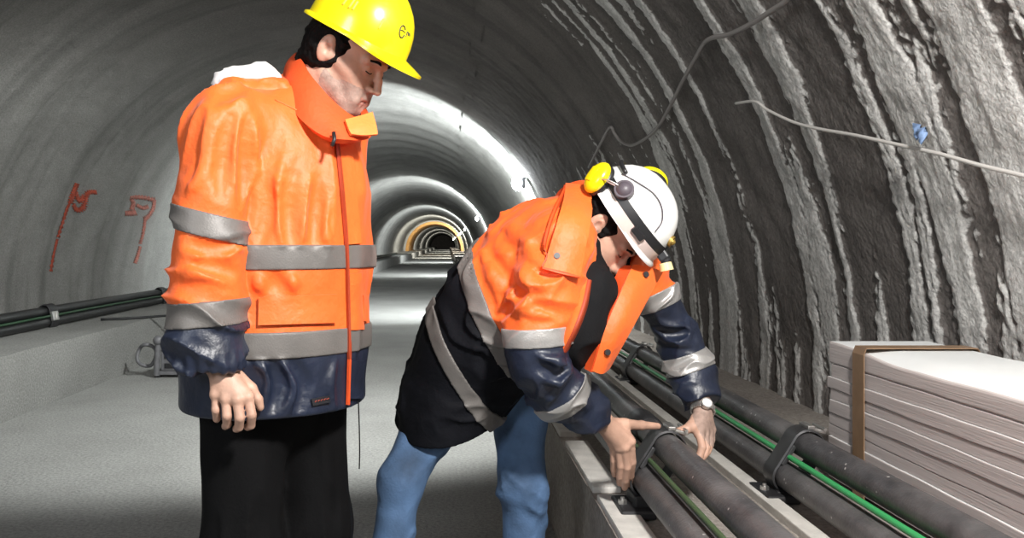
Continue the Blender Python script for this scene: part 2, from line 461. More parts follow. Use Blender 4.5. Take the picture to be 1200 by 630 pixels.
# pale cast strip between the pipe pairs
m_strip = mat('pale_concrete', (.62, .60, .56), .8, var=.15, vscale=12, bump=.003, bscale=90)
bm = bmesh.new(); bm_box(bm, (.95, 6.0, LEDGE+.008), (.05, 16, .03), bev=.004); structure(from_bm('trim_4', bm, m_strip))
# pale kerb built only where light falls between shadows; gaps stand for shade
m_kerb_lit = mat('kerb_concrete', (.66, .64, .60), .8, var=.15, vscale=14, bump=.003, bscale=80)
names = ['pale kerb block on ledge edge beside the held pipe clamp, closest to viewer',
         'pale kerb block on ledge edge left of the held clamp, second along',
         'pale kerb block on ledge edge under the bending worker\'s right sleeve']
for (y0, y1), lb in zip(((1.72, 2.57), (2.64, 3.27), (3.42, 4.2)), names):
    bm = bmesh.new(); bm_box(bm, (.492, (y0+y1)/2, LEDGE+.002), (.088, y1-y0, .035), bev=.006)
    tag(from_bm('kerb_block', bm, m_kerb_lit, None), lb, 'kerb', 'kerb blocks along the ledge')

# ------------------------------------------------------------------ pipes
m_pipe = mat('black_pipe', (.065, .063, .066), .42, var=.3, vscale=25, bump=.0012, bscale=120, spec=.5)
def dusty(m):
    nt = m.node_tree; b = nt.nodes['Principled BSDF']; tc = nt.nodes.new('ShaderNodeTexCoord')
    n = nt.nodes.new('ShaderNodeTexVoronoi'); n.inputs['Scale'].default_value = 26; nt.links.new(tc.outputs['Object'], n.inputs['Vector'])
    r = nt.nodes.new('ShaderNodeMapRange'); r.inputs[1].default_value = .11; r.inputs[2].default_value = .07; nt.links.new(n.outputs['Distance'], r.inputs[0])
    d = nt.nodes.new('ShaderNodeTexNoise'); d.inputs['Scale'].default_value = 5; d.inputs['Detail'].default_value = 8; nt.links.new(tc.outputs['Object'], d.inputs['Vector'])
    r2 = nt.nodes.new('ShaderNodeMapRange'); r2.inputs[1].default_value = .42; r2.inputs[2].default_value = .75; r2.inputs[4].default_value = .35; nt.links.new(d.outputs['Fac'], r2.inputs[0])
    old = b.inputs['Base Color'].links[0].from_socket
    x = nt.nodes.new('ShaderNodeMix'); x.data_type = 'RGBA'; x.inputs[7].default_value = (.30, .28, .27, 1); nt.links.new(old, x.inputs[6]); nt.links.new(r2.outputs[0], x.inputs[0])
    y = nt.nodes.new('ShaderNodeMix'); y.data_type = 'RGBA'; y.inputs[7].default_value = (.45, .43, .42, 1); nt.links.new(x.outputs[2], y.inputs[6]); nt.links.new(r.outputs[0], y.inputs[0])
    nt.links.new(y.outputs[2], b.inputs['Base Color'])
dusty(m_pipe)
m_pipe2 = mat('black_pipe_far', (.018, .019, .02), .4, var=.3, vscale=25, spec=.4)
m_rub = mat('black_rubber', (.02, .02, .022), .5)
m_clamp = mat('clamp_steel', (.07, .07, .073), .42, metal=.5, var=.25, vscale=20)
m_bright = mat('bright_steel', (.62, .61, .59), .32, metal=.9)
m_green = mat('green_cable', (.05, .36, .12), .4)
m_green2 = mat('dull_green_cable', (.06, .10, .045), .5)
m_green3 = mat('green_cable_left', (.02, .07, .03), .5)
PR = .04
def pipe(x, z, y0, y1, r, m, label, seam=(), wob=0.0, name='duct_pipe', cat='pipe', group=None):
    n = 60; ys = np.linspace(y0, y1, n)
    pts = [V3(x+wob*math.sin(y*.9+x), y, z+wob*.6*math.sin(y*.7+1+z)) for y in ys]
    bm = bmesh.new(); bm_tube(bm, pts, r, 28)
    o = from_bm(name, bm, m, None, True, 50); tag(o, label, cat, group)
    for k, s in enumerate(seam):
        bm = bmesh.new(); bm_tube(bm, [V3(x, s-.07, z), V3(x, s-.062, z), V3(x, s+.062, z), V3(x, s+.07, z)], [r+.001, r+.006, r+.006, r+.001], 28)
        from_bm('coupling_sleeve', bm, m_rub, o, True, 50)
    return o
NU = (.627, .620); NL = (.567, .527); FU = (1.083, .5925); FL = (1.025, .500)
pipe(*NU, .9, 14, PR, m_pipe, 'upper black pipe of the near pair, running under both gripping hands', seam=(2.72,), group='black duct pipes on the right ledge')
pipe(*NL, .9, 14, PR, m_pipe, 'lower black pipe of the near pair, beside the pale kerb blocks', group='black duct pipes on the right ledge')
pipe(*FU, .9, 14, PR, m_pipe, 'upper black pipe of the far pair, against the white board stack', group='black duct pipes on the right ledge')
pipe(*FL, .9, 14, PR, m_pipe, 'lower black pipe of the far pair, below the bright green cable', group='black duct pipes on the right ledge')
def along(a, b, k):                       # point between a pair, pushed out to the viewer's side
    return a[0]*(1-k)+b[0]*k, a[1]*(1-k)+b[1]*k
gx, gz = 1.027, .560
pipe(gx, gz, .9, 14, .0085, m_green, 'bright green cable between the far pair of black pipes', name='cable', cat='cable')
pipe(.573, .587, .9, 14, .007, m_green2, 'dull green cable between the near pair of black pipes', name='cable', cat='cable')

def pair_clamp(U, L, y, label, group, face, w=.085, side=-1, scale=1.):
    """strap clamp round two stacked pipes, on a footed saddle"""
    root = empty('pipe_clamp', (L[0], y, LEDGE), label, 'pipe clamp', group)
    U = V3(U[0], 0, U[1]); L = V3(L[0], 0, L[1]); d = nrm(U-L); n = V3(d[2], 0, -d[0])
    r = PR+.006
    out = []
    for a in np.linspace(-100, 100, 19): a = math.radians(a); out.append(U+r*(math.cos(a)*d+math.sin(a)*n)*1.0)
    for a in np.linspace(80, 280, 19): a = math.radians(a); out.append(L+r*(math.cos(a)*d+math.sin(a)*n))
    bm = bmesh.new(); m = len(out); N = len(out); prof = []
    cen = (U+L)/2
    for k in range(N):
        t = nrm(out[(k+1) % N]-out[k-1]); o = V3(t[2], 0, -t[0]); o = o if o @ (out[k]-cen) > 0 else -o
        ring = []
        for hy, ho in ((-w/2, 0), (-w/2+.004, .005), (w/2-.004, .005), (w/2, 0)): q = out[k]+o*ho; ring.append(bm.verts.new((q[0], y+hy, q[2])))
        prof.append(ring)
    for k in range(N):
        A, B = prof[k], prof[(k+1) % N]
        for i in range(4): bm.faces.new((A[i], A[(i+1) % 4], B[(i+1) % 4], B[i]))
    from_bm('strap', bm, m_clamp, root, True, 40)
    # web plate between the pipes on the viewer's side
    bm = bmesh.new()
    bm_box(bm, (cen[0]+n[0]*side*.035, y, cen[2]+n[2]*side*.035), (.014, w*.9, .07), rot=Matrix(((n[0], 0, d[0]), (0, 1, 0), (n[2], 0, d[2]))), bev=.004)
    bm_cyl(bm, V3(cen[0], y, cen[2])+n*side*.046+V3(0, -.0, 0), V3(cen[0], y, cen[2])+n*side*.028, .011, 6)
    from_bm('web_plate', bm, m_clamp, root, False)
    # toggle latch on top
    T = U+d*(r+.008)
    bm = bmesh.new(); bm_box(bm, (T[0]+.004, y, T[2]), (.05, w*.7, .010), rot=Matrix.Rotation(.25, 3, 'Y'), bev=.003)
    bm_box(bm, (T[0]-.018, y, T[2]+.010), (.022, w*.8, .012), bev=.003)
    from_bm('latch', bm, m_bright, root, False)
    bm = bmesh.new(); bm_cyl(bm, (T[0]+.02, y-w*.5, T[2]+.006), (T[0]+.02, y+w*.5, T[2]+.006), .0045, 10)
    from_bm('latch_pin', bm, m_bright, root, True, 40)
    # saddle and foot
    b = L-V3(0, 0, 0)
    h0 = LEDGE+.004
    bm = bmesh.new(); bm_box(bm, (L[0], y, (h0+L[2]-PR)/2), (.085, w*1.3, L[2]-PR-h0+.006), bev=.008)
    bm_box(bm, (L[0]+side*.035, y-.01, h0+.012), (.10, w*1.9, .026), bev=.008)
    from_bm('saddle_foot', bm, m_rub, root, False)
    bm = bmesh.new(); bm_cyl(bm, (L[0]+side*.068, y-.02, h0+.024), (L[0]+side*.068, y-.02, h0+.036), .013, 6); bm_cyl(bm, (L[0]+side*.068, y-.02, h0+.036), (L[0]+side*.068, y-.02, h0+.044), .006, 12)
    from_bm('anchor_bolt', bm, m_bright, root, False)
    return root
YC = 2.46
pair_clamp(NU, NL, YC, 'strap clamp on the near pipe pair gripped in the bending worker\'s hands', 'pipe clamps on the right ledge', None)
pair_clamp(FU, FL, 2.60, 'strap clamp on the far pipe pair left of the white boards', 'pipe clamps on the right ledge', None)
pair_clamp(FU, FL, 4.75, 'distant strap clamp on the far pipe pair, behind the orange lapel', 'pipe clamps on the right ledge', None)

# ------------------------------------------------------------------ pipes on the left bench
for (x, z, lb) in ((-3.60, .500, 'lower front black pipe on the left bench'), (-3.63, .592, 'upper black pipe of the bundle on the left bench'), (-3.70, .502, 'rear black pipe of the bundle on the left bench')):
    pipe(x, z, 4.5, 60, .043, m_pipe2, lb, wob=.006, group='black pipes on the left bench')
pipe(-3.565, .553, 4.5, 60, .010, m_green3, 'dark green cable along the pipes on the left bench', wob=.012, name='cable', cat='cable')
for y, lb in ((7.72, 'steel banded clamp round the left bench pipes, nearest of three'), (10.75, 'steel banded clamp round the left bench pipes beside the orange sleeve'), (4.9, 'steel banded clamp on left bench pipes')):
    if y < 6: continue
    lb = lb.replace(', nearest of three', ' at far left of view')
    root = empty('pipe_clamp', (-3.62, y, BENCH), lb, 'pipe clamp', 'pipe clamps on the left bench')
    path = closed_spline([V3(-3.552, y, .50), V3(-3.567, y, .56), V3(-3.585, y, .63), V3(-3.63, y, .648), V3(-3.69, y, .60), V3(-3.755, y, .52), V3(-3.74, y, .452), V3(-3.66, y, .446), V3(-3.585, y, .448)], 5)
    bm = bmesh.new(); N = len(path); cen = V3(-3.64, y, .54); pr = []
    for k in range(N):
        t = nrm(path[(k+1) % N]-path[k-1]); o = V3(t[2], 0, -t[0]); o = o if o @ (path[k]-cen) > 0 else -o
        pr.append([bm.verts.new(tuple(path[k]+o*ho+V3(0, hy, 0))) for hy, ho in ((-.07, 0), (-.065, .012), (.065, .012), (.07, 0))])
    for k in range(N):
        A, B = pr[k], pr[(k+1) % N]
        for i in range(4): bm.faces.new((A[i], A[(i+1) % 4], B[(i+1) % 4], B[i]))
    from_bm('strap', bm, m_rub, root, True, 40)
    bm = bmesh.new(); bm_box(bm, (-3.545, y-.03, .555), (.035, .10, .085), rot=Matrix.Rotation(-.2, 3, 'Y'), bev=.008); bm_cyl(bm, (-3.52, y-.03, .53), (-3.52, y-.03, .59), .012, 10)
    from_bm('buckle', bm, m_bright, root, False)
bm = bmesh.new(); bm_tube(bm, spline([P(118, 377, 8.35)*1, P(160, 375, 8.5), P(215, 371, 8.8)], 6), .012, 8)
o = tag(from_bm('steel_rod', bm, m_pipe2, None, True), 'thin dark rod lying on the left bench below the pipes', 'rod')
o.location.z += BENCH+.018-(EYE-(375-VY)*8.5/F)

# small grey device at the foot of the left bench
root = empty('pump_unit', (-2.50, 7.75, 0), 'small grey slotted metal device with a knob at foot of left bench', 'device')
m_dev = mat('grey_device', (.17, .17, .18), .55, metal=.2, var=.2, vscale=20)
cx, cy = -2.50, 7.8
bm = bmesh.new(); bm_box(bm, (cx+.03, cy, .155), (.24, .22, .19), bev=.012); bm_box(bm, (cx+.03, cy, .257), (.27, .25, .022), bev=.006); bm_box(bm, (cx+.02, cy, .04), (.34, .24, .035), bev=.008)
from_bm('housing', bm, m_dev, root, False)
for zz, hh in ((.205, .075), (.105, .045)):
    bm = bmesh.new(); bm_box(bm, (cx+.04, cy-.112, zz), (.19, .012, hh), bev=.004)
    for k in range(6): bm_box(bm, (cx-.04+k*.032, cy-.119, zz), (.008, .008, hh*.9))
    from_bm('louvre', bm, m_rub, root, False)
bm = bmesh.new(); bm_cyl(bm, (cx-.125, cy-.12, .02), (cx-.11, cy-.12, .30), .026, 16); bm_sphere(bm, (cx-.108, cy-.12, .335), .046)
from_bm('post', bm, m_dev, root, True, 40)
bm = bmesh.new(); bm_tube(bm, [V3(cx-.24+.085*math.cos(a), cy-.04+.02*math.sin(3*a), .19+.10*math.sin(a)) for a in np.linspace(0, 2*math.pi, 36, endpoint=False)], .017, 10, closed=True)
from_bm('hose_coil', bm, m_dev, root, True)
for sx in (-1, 1):
    bm = bmesh.new(); bm_box(bm, (cx+.02+sx*.14, cy-.08, .012), (.05, .08, .024), bev=.006); from_bm('foot', bm, m_rub, root, False)

# ------------------------------------------------------------------ strapped board stack
m_board_shade = mat('white_board', (.56, .505, .49), .75, var=.10, vscale=6, bump=.0012, bscale=30, stretch=(1, .25, 9))  # shade on the stack's sides put into a pinkish grey copy
m_board_lit = mat('white_board_top', (.80, .82, .82), .7, bump=.002, bscale=14)  # lit upper faces get a whiter copy of the board colour
SX0, SX1, SY0, SY1 = 1.235, 1.555, .95, 2.76
ZT = .885; nb = 11
hs = [.062, .036, .034, .030, .036, .036, .032, .04, .036, .042]; tot = sum(hs); avail = ZT-(LEDGE+.022)
hs = [h*avail/tot for h in hs]
order = ['topmost', 'second', 'third', 'fourth', 'fifth', 'sixth', 'seventh', 'eighth', 'ninth', 'bottom']
zt = ZT
for k, h in enumerate(hs):
    zb = zt-h; rr = random.Random(k); dx = (0, .001, -.004, -.001, -.005, -.002, -.001, -.007, -.003, -.004)[k]; dy = rr.uniform(-.012, .012)
    x1 = SX1+rr.uniform(-.006, .006); yend = SY1+dy
    nx, ny = 14, 70
    if k == 0: pass
    bm = bmesh.new()
    X = np.linspace(SX0+dx, x1, nx); Yv = np.linspace(SY0, yend, ny)
    def ztop(x, y):
        w = .0016*math.sin(y*5+k*2.1)+.0007*math.sin(y*23+k)
        if k == 0: w += -.022*float(sstep(2.72, 2.3, np.array(y)))*float(sstep(SX0+.10, SX0-.01, np.array(x)))   # top sheet sags over the front edge
        return zt-.0006+w
    def zbot(x, y): return zb+.0006+(.0016*math.sin(y*5+(k+1)*2.1)+.0007*math.sin(y*23+k+1) if k < len(hs)-1 else 0)
    T = [[bm.verts.new((x, y, ztop(x, y))) for y in Yv] for x in X]
    Bv = [[bm.verts.new((x, y, zbot(x, y))) for y in Yv] for x in X]
    for i in range(nx-1):
        for j in range(ny-1):
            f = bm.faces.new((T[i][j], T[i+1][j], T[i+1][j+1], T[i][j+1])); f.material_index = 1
            bm.faces.new((Bv[i][j], Bv[i][j+1], Bv[i+1][j+1], Bv[i+1][j]))
    for j in range(ny-1):
        bm.faces.new((T[0][j], T[0][j+1], Bv[0][j+1], Bv[0][j])); bm.faces.new((T[-1][j], Bv[-1][j], Bv[-1][j+1], T[-1][j+1]))
    for i in range(nx-1):
        bm.faces.new((T[i][0], Bv[i][0], Bv[i+1][0], T[i+1][0])); bm.faces.new((T[i][-1], T[i+1][-1], Bv[i+1][-1], Bv[i][-1]))
    bmesh.ops.recalc_face_normals(bm, faces=bm.faces)
    es = [e for e in bm.edges if len(e.link_faces) == 2 and e.calc_face_angle(0) > 1.0]
    bmesh.ops.bevel(bm, geom=es, offset=.002 if k else .006, segments=2, affect='EDGES', profile=.5)
    o = from_bm('foam_board', bm, [m_board_shade, m_board_lit], None, True, 18)
    tag(o, f'white board, {order[k]} sheet of the strapped stack on the right ledge' if k not in (0, 9) else f'white board at the very {"top" if k == 0 else "bottom"} of the strapped stack on right ledge', 'board', 'white boards in the strapped stack')
    zt = zb
m_tape = mat('brown_tape', (.27, .17, .10), .45, var=.15, vscale=20)
ys = 2.545; w = .07
loop = [V3(SX0-.011, 0, LEDGE+.01), V3(SX0-.011, 0, ZT-.012), V3(SX0-.004, 0, ZT+.008), V3(SX1+.004, 0, ZT+.008), V3(SX1+.013, 0, ZT-.008), V3(SX1+.013, 0, LEDGE+.01)]
bm = bmesh.new(); bm_sheet(bm, [[p+V3(0, ys+s*w/2, 0) for s in (-1, -.3, .3, 1)] for p in loop], .003)
tag(from_bm('packing_strap', bm, m_tape, None, False), 'brown packing strap round the far end of the white board stack', 'strap')

# ------------------------------------------------------------------ wires on the vault
def vault_hit(px, py, off):
    a = (px-VX)/F; b = -(py-VY)/F; r = AR-off             # (aY-AX)^2+(bY+EYE-AZ)^2=r^2
    A = a*a+b*b; B = -2*a*AX+2*b*(EYE-AZ); c = AX*AX+(EYE-AZ)**2-r*r
    Y = (-B+math.sqrt(B*B-4*A*c))/(2*A); return V3(a*Y, Y, b*Y+EYE)
m_wire = mat('grey_wire', (.30, .28, .27), .6); m_wire2 = mat('pale_wire', (.62, .60, .57), .6)
def wire(pts, r, m, off, label):
    p = spline([vault_hit(x, y, off) for x, y in pts], 10); bm = bmesh.new(); bm_tube(bm, p, r, 8)
    tag(from_bm('wire', bm, m, None, True), label, 'wire')
wire([(960, -40), (922, 0), (905, 12), (880, 28), (855, 40), (829, 47), (815, 68), (800, 95), (785, 125), (770, 150), (755, 163), (740, 170), (728, 166), (720, 156), (715, 149), (705, 166), (697, 182), (690, 196)], .011, m_wire, .055,
     'grey wire looping down the upper right wall above the white helmet')
wire([(862, 121), (885, 119), (900, 129), (930, 143), (960, 151), (1000, 158), (1050, 169), (1100, 180), (1150, 194), (1200, 206), (1260, 222), (1400, 262), (1600, 330)], .0065, m_wire2, .070,
     'pale wire sagging across the right wall above the white boards')
bm = bmesh.new(); c = vault_hit(1082, 161, .075)
hh = [[c+V3(.0, -.03+.06*i/5, 0)*.75+V3(-.01+.012*math.sin(i*2.1+j), 0, (.022-.045*j/4+.01*math.sin(i*1.7+j)+.006*i)*.8) for i in range(6)] for j in range(5)]
bm_sheet(bm, hh, .003); m_blue = mat('blue_scrap', (.22, .33, .55), .6, var=.5, vscale=30)
tag(from_bm('plastic_scrap', bm, m_blue, None, True), 'small blue and white scrap stuck on the right wall above the pale wire', 'scrap')

# red spray marks on the left wall
m_red = mat('red_spray', (.42, .07, .035), .85, var=.35, vscale=25); m_red2 = mat('red_spray_faded', (.36, .13, .10), .85, var=.4, vscale=25)
def left_hit(px, py):
    p = vault_hit(px, py, 0) if False else None
    a = (px-VX)/F; b = -(py-VY)/F; A = a*a+b*b; B = -2*a*AX+2*b*(EYE-AZ); c = AX*AX+(EYE-AZ)**2-AR*AR
    Y = (-B+math.sqrt(B*B-4*A*c))/(2*A); x = a*Y; z = b*Y+EYE; return Y, math.atan2(z-AZ, x-AX)
def stroke(bm, pts, w):
    p = spline([V3(x, y, 0) for x, y in pts], 14); rows = [[], [], []]
    for k in range(len(p)):
        t = nrm(p[min(k+1, len(p)-1)]-p[max(k-1, 0)]); n = V3(-t[1], t[0], 0)
        ww = w*(.8+.35*math.sin(k*1.9)+.2*math.sin(k*4.3))
        for i, s in enumerate((-.5, 0, .5)):
            q = p[k]+n*s*ww; Y, th = left_hit(q[0], q[1]); v, _ = vault_point(np.array([Y]), np.array([th]), 'L', .008); rows[i].append(v[0])
    bm_sheet(bm, rows, .002)
bm = bmesh.new()
for pts, w in (([(91, 215), (87, 226), (83, 238)], 9), ([(83, 236), (76, 255), (69, 278)], 4.5), ([(68, 280), (64, 295), (60, 318)], 4), ([(87, 240), (93, 247), (99, 243), (102, 232), (104, 226), (113, 225)], 6), ([(90, 226), (95, 236), (100, 230)], 6)): stroke(bm, pts, w)
tag(from_bm('spray_mark', bm, m_red, None, True), 'red spray painted mark with long drip on left wall, the left one', 'painted mark', 'red spray marks on the left wall')
bm = bmesh.new()
for pts, w in (([(147, 250), (153, 250), (159, 248)], 7), ([(155, 246), (157, 238), (154, 232)], 5), ([(153, 232), (166, 231), (179, 233)], 5.5), ([(179, 233), (178, 243), (172, 252), (167, 256)], 5.5), ([(160, 240), (166, 243), (172, 241)], 5), ([(168, 256), (165, 272), (162, 285)], 4), ([(162, 288), (159, 299), (156, 308)], 4.5)): stroke(bm, pts, w)
tag(from_bm('spray_mark', bm, m_red2, None, True), 'faded red spray mark like a seven beside the orange jacket sleeve', 'painted mark', 'red spray marks on the left wall')

# ------------------------------------------------------------------ tunnel lamps
m_lens = mat('lamp_lens', (.90, .97, 1.0), .3, emit=60); m_lens2 = mat('lamp_lens_warm', (1., .95, .75), .3, emit=40)
def lamp(y, power, label, big=False, zz=2.13):
    x = AX+math.sqrt((AR-.02)**2-(zz-AZ)**2)-.14
    root = empty('tunnel_lamp', (x, y, zz), label, 'lamp', 'lamps along the right wall')
    s = 1.0
    bm = bmesh.new(); bm_box(bm, (x+.045, y-.04, zz), (.07, .22, .16), bev=.02); from_bm('housing', bm, m_dev, root)
    bm = bmesh.new(); bm_cyl(bm, (x+.03, y, zz), (x+.075, y, zz+.01), .02, 10); from_bm('bracket', bm, m_dev, root)
    bm = bmesh.new(); bm_sphere(bm, (x-.03, y-.05, zz), .12 if y < 20 else .085, (.8, 1.0, 1.0)); from_bm('lens', bm, m_lens if y < 40 else m_lens2, root, True)
    if y < 20:
        g = bpy.data.lights.new('lamp_glow', 'POINT'); g.energy = 16; g.shadow_soft_size = .12; g.color = (.9, .97, 1.)
        go = bpy.data.objects.new('lamp_glow', g); C.objects.link(go); go.location = (x-.16, y-.16, zz)
    l = bpy.data.lights.new('lamp_light', 'AREA'); l.shape = 'DISK'; l.size = .3; l.energy = power; l.color = (.95, 1., 1.) if y < 60 else (1., .97, .86)
    lo = bpy.data.objects.new('lamp_light', l); C.objects.link(lo); lo.location = (x-.12, y+.12, zz)
    lo.rotation_euler = Vector((-.35, .93, .05)).to_track_quat('-Z', 'Y').to_euler()
LAMPS = [(13.0, 560, 'bright white lamp on the right wall above the bending worker\'s back'),
         (31., 600, 'white lamp on right wall, second down the tunnel'), (54, 600, 'white lamp on right wall, third down the tunnel'),
         (72, 700, 'white lamp on right wall, fourth down the tunnel'), (88, 600, 'pale yellow lamp on right wall, just before the ochre ring'),
         (112, 600, 'pale yellow lamp on right wall just past the ochre ring'), (140, 600, 'pale yellow lamp on right wall far past the ochre ring'), (175, 600, 'farthest pale yellow lamp on the right wall')]
for y, p, lb in LAMPS: lamp(y, p, lb)

# ------------------------------------------------------------------ work light near the camera and two added fill lights
def area(loc, target, size, power, col=(1, 1, 1), name='work_light'):
    l = bpy.data.lights.new(name, 'AREA'); l.shape = 'DISK'; l.size = size; l.energy = power; l.color = col
    o = bpy.data.objects.new(name, l); C.objects.link(o); o.location = loc
    o.rotation_euler = (Vector(target)-Vector(loc)).to_track_quat('-Z', 'Y').to_euler(); return o
area((.72, .42, 2.36), (.0, 2.7, .95), .24, 100, (1., .97, .93))
area((-1.9, -1.2, 2.3), (-4.2, 5.0, 2.6), 1.4, 75, (.93, .97, 1.), 'portal_light')  # added fill brightening the left wall; no opening lies behind it
l = bpy.data.lights.new('ceiling_spot', 'SPOT'); l.energy = 620; l.spot_size = math.radians(112); l.spot_blend = .35; l.shadow_soft_size = .15; l.color = (.97, 1., .97)  # added unseen spot that brightens the floor and left wall
o = bpy.data.objects.new('ceiling_spot', l); C.objects.link(o); o.location = (.1, 5.2, 3.05)
o.rotation_euler = (Vector((-1.5, 7.3, 0))-o.location).to_track_quat('-Z', 'Y').to_euler()
w = bpy.data.worlds.new('world'); bpy.context.scene.world = w; w.use_nodes = True
w.node_tree.nodes['Background'].inputs[0].default_value = (.5, .53, .55, 1); w.node_tree.nodes['Background'].inputs[1].default_value = .05

cam = bpy.data.cameras.new('camera'); co = bpy.data.objects.new('camera', cam); C.objects.link(co)
cam.sensor_fit = 'HORIZONTAL'; cam.sensor_width = 36; cam.lens = 36*F/1200; co.location = (0, 0, EYE); co.rotation_euler = (math.pi/2, 0, 0)
cam.shift_x = (600-VX)/1200; cam.shift_y = -(315-VY)/1200; cam.clip_start = .05; cam.clip_end = 400
sc = bpy.context.scene; sc.camera = co
sc.view_settings.view_transform = 'Standard'; sc.view_settings.look = 'None'; sc.view_settings.gamma = 1; sc.view_settings.exposure = 0.; sc.view_settings.use_curve_mapping = False
# ================================================================== PEOPLE
m_skin = mat('skin', (.53, .32, .235), .5, var=.18, vscale=22, bump=.0008, bscale=140)
m_skin2 = mat('skin_shadowed_beard', (.36, .25, .205), .6, var=.25, vscale=60, bump=.001, bscale=200)  # grey stubble over the jaw
m_lip = mat('lips', (.40, .20, .16), .5)
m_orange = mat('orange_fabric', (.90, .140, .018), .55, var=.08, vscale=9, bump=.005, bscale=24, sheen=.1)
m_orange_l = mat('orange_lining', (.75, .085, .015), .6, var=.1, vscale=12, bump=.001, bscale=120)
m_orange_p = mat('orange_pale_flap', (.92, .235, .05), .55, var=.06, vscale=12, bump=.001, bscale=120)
m_navy = mat('navy_fabric', (.013, .019, .040), .42, var=.25, vscale=14, bump=.004, bscale=30, spec=.6)
m_black = mat('black_fabric', (.007, .007, .008), .85, bump=.001, bscale=200, spec=.2)
m_refl = mat('reflective_tape', (.15, .14, .132), .48, metal=.1, var=.12, vscale=16, bump=.0006, bscale=260)
m_jeans = mat('denim', (.075, .14, .26), .8, var=.5, vscale=9, bump=.0015, bscale=150)
m_trous = mat('black_trousers', (.0035, .0035, .004), .85, bump=.001, bscale=180, spec=.15)
m_white = mat('white_lining', (.80, .76, .75), .6, bump=.002, bscale=40)
m_yellow = mat('yellow_shell', (.93, .76, .006), .26, coat=.4)
m_facing = mat('red_facing', (.36, .045, .012), .6)
m_boss = mat('ochre_boss', (.95, .60, .05), .4)
m_whelm = mat('white_shell', (.82, .82, .80), .3, coat=.3)
m_peak = mat('pale_peak', (.62, .50, .46), .35)
m_hair = mat('dark_hair', (.0035, .003, .003), .75, bump=.004, bscale=90, spec=.15)
m_dark = mat('black_plastic', (.016, .016, .018), .4)
m_knob = mat('grey_purple_plastic', (.085, .07, .085), .45)
m_gold = mat('bronze_emblem', (.36, .24, .06), .35, metal=.6)
m_cream = mat('cream_lens', (.80, .66, .32), .3, coat=.4)
m_mark = mat('dark_print', (.05, .045, .02), .5)
m_boot = mat('boot_leather', (.03, .024, .02), .6, bump=.002, bscale=50)
m_patch = mat('patch_black', (.012, .012, .016), .6); m_patch2 = mat('patch_red', (.30, .05, .03), .6)

class Frame:
    def __init__(s, O, f, u):
        s.O = np.asarray(O, float); s.x = nrm(f); s.z = nrm(np.asarray(u, float)-s.x*(np.asarray(u) @ s.x)); s.y = np.cross(s.z, s.x)
        s.M = np.stack([s.x, s.y, s.z])
    def __call__(s, x, y, z): return s.O+s.x*x+s.y*y+s.z*z
    def loc(s, p): return (p-s.O) @ s.M.T
    def rot(s): return Matrix(s.M.T.tolist())

def head_ops(S, H, neck):
    E = lambda c, r, k=.02: S.add(ell(H(*c), V3(*r), H.M), k)
    E((-.012, 0, .040), (.098, .077, .088)); E((.030, 0, -.030), (.062, .060, .080), .03)
    S.add(cone(H(.066, .012, -.098), H(.066, -.012, -.098), .023, .023), .025)
    for s in (-1, 1):
        S.add(cone(H(.0, s*.056, -.055), H(.058, s*.020, -.100), .018, .018), .025)
        S.add(cone(H(.055, s*.044, -.022), H(.020, s*.060, -.012), .020, .016), .02)
        S.add(cone(H(.078, s*.042, .018), H(.092, s*.012, .020), .0095, .011), .014)
        S.add(cone(H(.064, s*.030, -.040), H(.078, s*.026, -.072), .018, .014), .02)
    S.cut([ell(H(.098, s*.031, .0), V3(.017, .019, .012), H.M) for s in (-1, 1)], .014)
    for s in (-1, 1): S.add(ell(H(.077, s*.031, -.001), V3(.0125, .0145, .0125), H.M), .004)
    S.add(chain([H(.088, 0, .012), H(.104, 0, -.014), H(.113, 0, -.036)], [.0075, .0080, .0100]), .008)
    for s in (-1, 1): S.add(ell(H(.100, s*.0125, -.040), V3(.011, .0075, .0075), H.M), .005)
    S.add(cone(H(.088, 0, -.044), H(.084, 0, -.062), .009, .012), .012)
    S.add(chain([H(.074, .024, -.071), H(.0875, .007, -.067), H(.0875, -.007, -.067), H(.074, -.024, -.071)], [.004, .0055, .0055, .004]), .006)
    S.add(chain([H(.074, .021, -.077), H(.085, 0, -.080), H(.074, -.021, -.077)], [.004, .0062, .004]), .006)
    S.cut([cone(H(.076, .024, -.0735), H(.098, 0, -.0735), .0014, .0016), cone(H(.076, -.024, -.0735), H(.098, 0, -.0735), .0014, .0016)], .004)
    for s in (-1, 1):
        ax = nrm(H.y*s*.9+H.x*.30-H.z*.05); M = np.stack([nrm(np.cross(H.z, ax)), ax, H.z])
        S.add(ell(H(-.012, s*.082, .000), V3(.021, .0085, .034), M), .006)
        S.cut(ell(H(-.003, s*.0945, .000), V3(.0105, .0125, .016), M), .002); S.cut(cone(H(-.012, s*.091, .018), H(-.002, s*.091, .024), .0035, .0035), .002); S.add(cone(H(-.014, s*.0835, .014), H(-.016, s*.0835, -.012), .0035, .003), .004)
        S.add(cone(H(.004, s*.076, -.006), H(.002, s*.078, -.016), .006, .006), .006)
    for a, b, ra, rb in neck: S.add(cone(a, b, ra, rb), .03)

def finger_ops(S, pts, rs, k=.004): S.add(chain(pts, rs), k)

